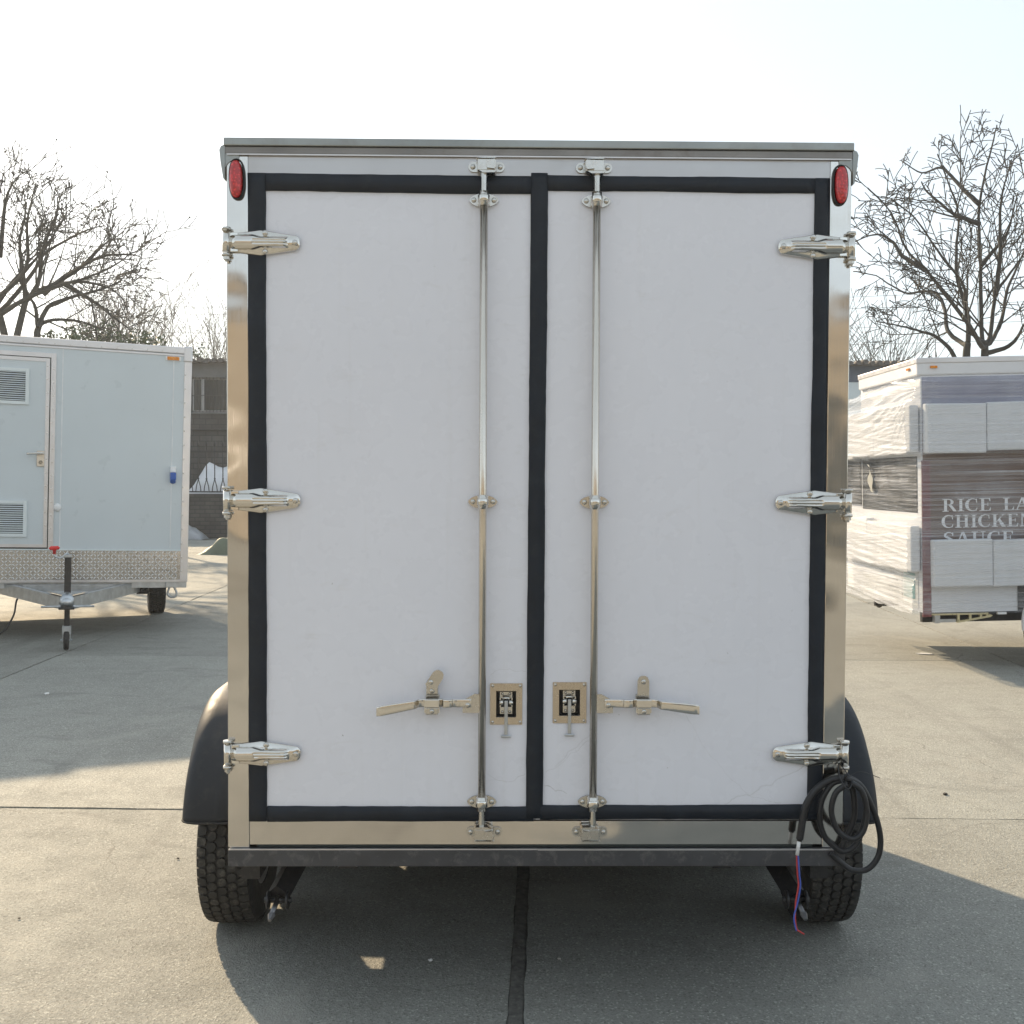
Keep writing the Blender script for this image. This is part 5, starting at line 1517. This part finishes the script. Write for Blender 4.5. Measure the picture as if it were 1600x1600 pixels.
def tree(name, label, data, r_trunk, r_limb, opt, seed, seeds=0, group=None, loc=None):
    rg = random.Random(seed)
    base = Vector(data['trunks'][0][0])
    t = thing(name, label, 'tree', (base.x, base.y, 0), group=group)
    off = Vector((base.x, base.y, 0))
    tr, cr, tips = MB(), MB(), []
    for L in data['trunks']:
        P = [Vector(p) - off for p in L]
        P = [Vector((P[0].x * 0.5, P[0].y, -0.05))] + P
        cp_ = catmull(P, 5)
        tr.tube(cp_, [r_trunk * (1.25 - 0.5 * k / len(cp_)) for k in range(len(cp_))], 9)
    for L in data['limbs']:
        P = catmull([Vector(p) - off for p in L], 5)
        n = len(P)
        tot = sum((P[k + 1] - P[k]).length for k in range(n - 1))
        P = [p + rvec(rg) * 0.006 for p in P]
        P[0] = Vector(L[0]) - off
        rs = [max(opt['rmin'] * 1.5, r_limb * (1 - 0.86 * k / (n - 1))) for k in range(n)]
        tr.tube(P, rs, 7)
        m = int(tot / opt['gap'])
        for k in range(m):
            f = 0.18 + 0.82 * (k + rg.random()) / m
            i = min(n - 2, int(f * (n - 1)))
            b = P[i].lerp(P[i + 1], f * (n - 1) - i)
            bd = (P[i + 1] - P[i]).normalized()
            side = rvec(rg)
            side = (side - bd * side.dot(bd)).normalized()
            nd = (bd * rg.uniform(0.45, 0.9) + side * rg.uniform(0.6, 1.0) + Vector((0, 0, 0.15))).normalized()
            grow(cr, b, nd, opt['len'] * rg.uniform(0.55, 1.15) * (1.25 - 0.95 * f), rs[i] * 0.5, opt['lvl'], rg, opt, tips)
    if seeds:
        for tpt in tips:
            if rg.random() < seeds:
                for q in range(rg.randint(1, 2)):
                    cr.ball(tpt + rvec(rg) * 0.02, rg.uniform(0.016, 0.026), 5, 3)
    tr.build('trunk', 'bark', t, fix=False)
    cr.build('crown', 'twig', t, fix=False)
    return t
tree('bare_tree', 'bare forking tree with drooping twigs standing behind the film-wrapped trailer', RIGHT_TREE, 0.075, 0.048,
     dict(n={1: 3, 2: 4}, wig=0.08, up=0.04, tipup=-0.08, rmin=0.0080, gap=0.42, len=1.35, lvl=2), 11)
tree('bare_tree', 'dense bare tree with seed balls on its twigs, behind the grey trailer', LEFT_TREE, 0.085, 0.060,
     dict(n={1: 3, 2: 3}, wig=0.075, up=0.04, tipup=0.03, rmin=0.0100, gap=0.38, len=1.8, lvl=2), 12, 0.18)

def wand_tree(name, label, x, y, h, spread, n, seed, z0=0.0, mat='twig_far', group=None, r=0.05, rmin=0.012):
    """poplar or coppice: many near-vertical stems"""
    rg = random.Random(seed)
    t = thing(name, label, 'tree' if h > 5 else 'shrub', (x, y, z0), group=group)
    tr, cr, tips = MB(), MB(), []
    tr.tube([(0, 0, -0.05), (0.02, 0, h * 0.25), (0, 0.02, h * 0.5)], [r * 1.6, r * 1.2, r * 0.8], 7)
    opt = dict(n={1: 5}, wig=0.07, up=0.10, tipup=0.06, rmin=rmin)
    for k in range(n):
        b = Vector((rg.uniform(-0.05, 0.05), rg.uniform(-0.05, 0.05), h * rg.uniform(0.15, 0.55)))
        a = rg.uniform(0, 2 * PI)
        d = Vector((math.cos(a) * spread, math.sin(a) * spread, 1)).normalized()
        grow(cr, b, d, (h - b.z) * rg.uniform(0.6, 1.0), r * 0.45, 1, rg, opt, tips)
    tr.build('trunk', 'bark', t, fix=False)
    cr.build('crown', mat, t, fix=False)
    return t
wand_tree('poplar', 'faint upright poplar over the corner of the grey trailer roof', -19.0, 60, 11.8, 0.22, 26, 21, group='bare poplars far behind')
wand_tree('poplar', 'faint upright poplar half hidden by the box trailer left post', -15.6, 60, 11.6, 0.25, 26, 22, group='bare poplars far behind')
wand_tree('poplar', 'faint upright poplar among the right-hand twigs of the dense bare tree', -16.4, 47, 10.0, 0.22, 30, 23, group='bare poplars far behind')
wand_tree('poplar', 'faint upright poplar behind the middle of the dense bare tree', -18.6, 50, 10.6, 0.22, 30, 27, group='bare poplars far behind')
wand_tree('coppice_shrub', 'bare many-stemmed shrub above the eaves, right beside the box trailer', 12.6, 45.5, 8.5, 0.22, 34, 24, mat='twig')
wand_tree('coppice_shrub', 'bare many-stemmed shrub above the eaves, beneath the forking tree', 15.2, 45.5, 8.0, 0.26, 30, 25, mat='twig')
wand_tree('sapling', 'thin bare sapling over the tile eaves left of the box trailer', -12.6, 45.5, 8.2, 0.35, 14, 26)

def leafy(name, label, c, rx, rz, n, seed, size=0.11, z0=0.0, stem=True):
    rg = random.Random(seed)
    t = thing(name, label, 'tree', (c[0], c[1], z0))
    lf, br = MB(), MB()
    cz = c[2] - z0
    br.tube([(0, 0, -0.05), (0.05, 0, cz * 0.5), (0, 0, cz)], [0.09, 0.07, 0.03], 7)
    for k in range(n // 26):
        a = rvec(rg)
        cc = Vector((a.x * rx * rg.random() ** 0.4, a.y * rx * 0.7, cz + a.z * rz * rg.random() ** 0.4))
        br.tube([(0, 0, cz * 0.8), (cc * 0.5 + Vector((0, 0, cz * 0.42))), cc], [0.025, 0.015, 0.006], 4, False)
        cl = rg.uniform(0.2, 0.42)
        for q in range(26):
            p = cc + rvec(rg) * cl * rg.random() ** 0.5
            u = rvec(rg) * size * rg.uniform(0.5, 1.1)
            w_ = u.cross(rvec(rg)).normalized() * size * 0.34
            lf.add([p - u, p + w_, p + u, p - w_], [(0, 1, 2, 3)])
    br.build('trunk', 'bark', t, fix=False)
    lf.build('crown', 'leaf', t, fix=False)
    return t
leafy('evergreen_tree', 'dark evergreen tree showing just above the grey trailer roof', (-10.8, 30, 5.42), 1.35, 0.42, 900, 31, 0.085)
leafy('evergreen_tree', 'sparse yellow-green evergreen behind the middle of the dense bare tree', (-12.4, 31, 5.60), 0.9, 0.40, 520, 32, 0.08)
leafy('roof_weed', 'small leafy weed growing on the tile eaves left of the box trailer', (-10.85, 38.3, 5.98), 0.28, 0.14, 130, 33, 0.07, z0=5.80)

# power lines across the sky
for k, (za, zb, lab) in enumerate(((12.55, 13.4, 'highest power line crossing behind the trees'), (12.2, 12.75, 'second power line from the top crossing behind the trees'), (11.1, 11.6, 'third power line from the top crossing behind the trees'), (10.6, 10.6, 'lowest power line crossing behind the trees'))):
    pts = []
    for i in range(41):
        x = -70 + 140 * i / 40
        f = (x + 23) / 46
        pts.append((x, 70 + 0.6 * k, za + (zb - za) * f + 0.0006 * (x * x - 500)))
    tag(MB().tube(pts, 0.013, 4, False).build('power_line', 'line', fix=False), lab, 'power line', 'power lines')
# ------------------------------------------------------------------ litter on the yard
def pebble(x, y, r, mat, name, label, cat, sc=(1, 1, 0.5)):
    rg = random.Random(int(x * 1000) + int(y * 77))
    o = MB().ball((0, 0, r * sc[2] * 0.8), r, 8, 5, 0.25, sc, rg).build(name, mat, fix=False, loc=(x, y, 0.001), rot=(0, 0, rg.uniform(0, 6)))
    return tag(o, label, cat, 'bits lying on the concrete')
pebble(-0.29, 3.98, 0.0085, 'wire_w', 'pebble', 'tiny white pebble left of the tarred joint, in the trailer shadow', 'pebble')
pebble(0.18, 4.00, 0.008, 'pebble', 'pebble', 'small grey stone chip just right of the tarred joint', 'pebble')
pebble(-1.53, 5.05, 0.007, 'dark_chip', 'stone_chip', 'dark stone chip left of the left tyre', 'stone chip')
pebble(-1.95, 4.35, 0.006, 'dark_chip', 'stone_chip', 'dark stone chip on the sunlit concrete, low left', 'stone chip')
pebble(2.24, 7.0, 0.020, 'dark_chip', 'stone_chip', 'brown lump of dirt on the sunlit concrete right of the trailer', 'stone chip', (1.2, 1, 0.6))
pebble(2.43, 6.15, 0.013, 'dark_chip', 'stone_chip', 'small dark chip just above the right-hand cross joint', 'stone chip')
pebble(2.7, 5.3, 0.016, 'pebble', 'pebble', 'pale flake on the concrete below the right-hand cross joint', 'pebble', (1.4, 0.8, 0.3))
pebble(3.0, 6.3, 0.018, 'wire_w', 'pebble', 'white crumb near the right picture edge on sunlit concrete', 'pebble', (1.2, 1, 0.4))
pebble(4.2, 11.2, 0.06, 'wire_w', 'paper_scrap', 'white scrap of paper near the shadow of the wrapped trailer', 'paper', (1.4, 0.7, 0.12))
pebble(-3.75, 8.9, 0.02, 'wire_w', 'pebble', 'white crumb in the shadow in front of the grey trailer', 'pebble')

# ------------------------------------------------------------------ winter haze filling the air
hm, hnt, hb, ho = new_mat('haze')
hnt.nodes.remove(hb)
pv = hnt.nodes.new('ShaderNodeVolumePrincipled')
pv.inputs['Color'].default_value = (0.88, 0.93, 0.98, 1)
pv.inputs['Density'].default_value = 0.0016
pv.inputs['Anisotropy'].default_value = 0.3
hnt.links.new(pv.outputs[0], ho.inputs['Volume'])
stuff(MB().box(-82, 82, -45, 84, -1.03, 18.6).build('haze', hm))
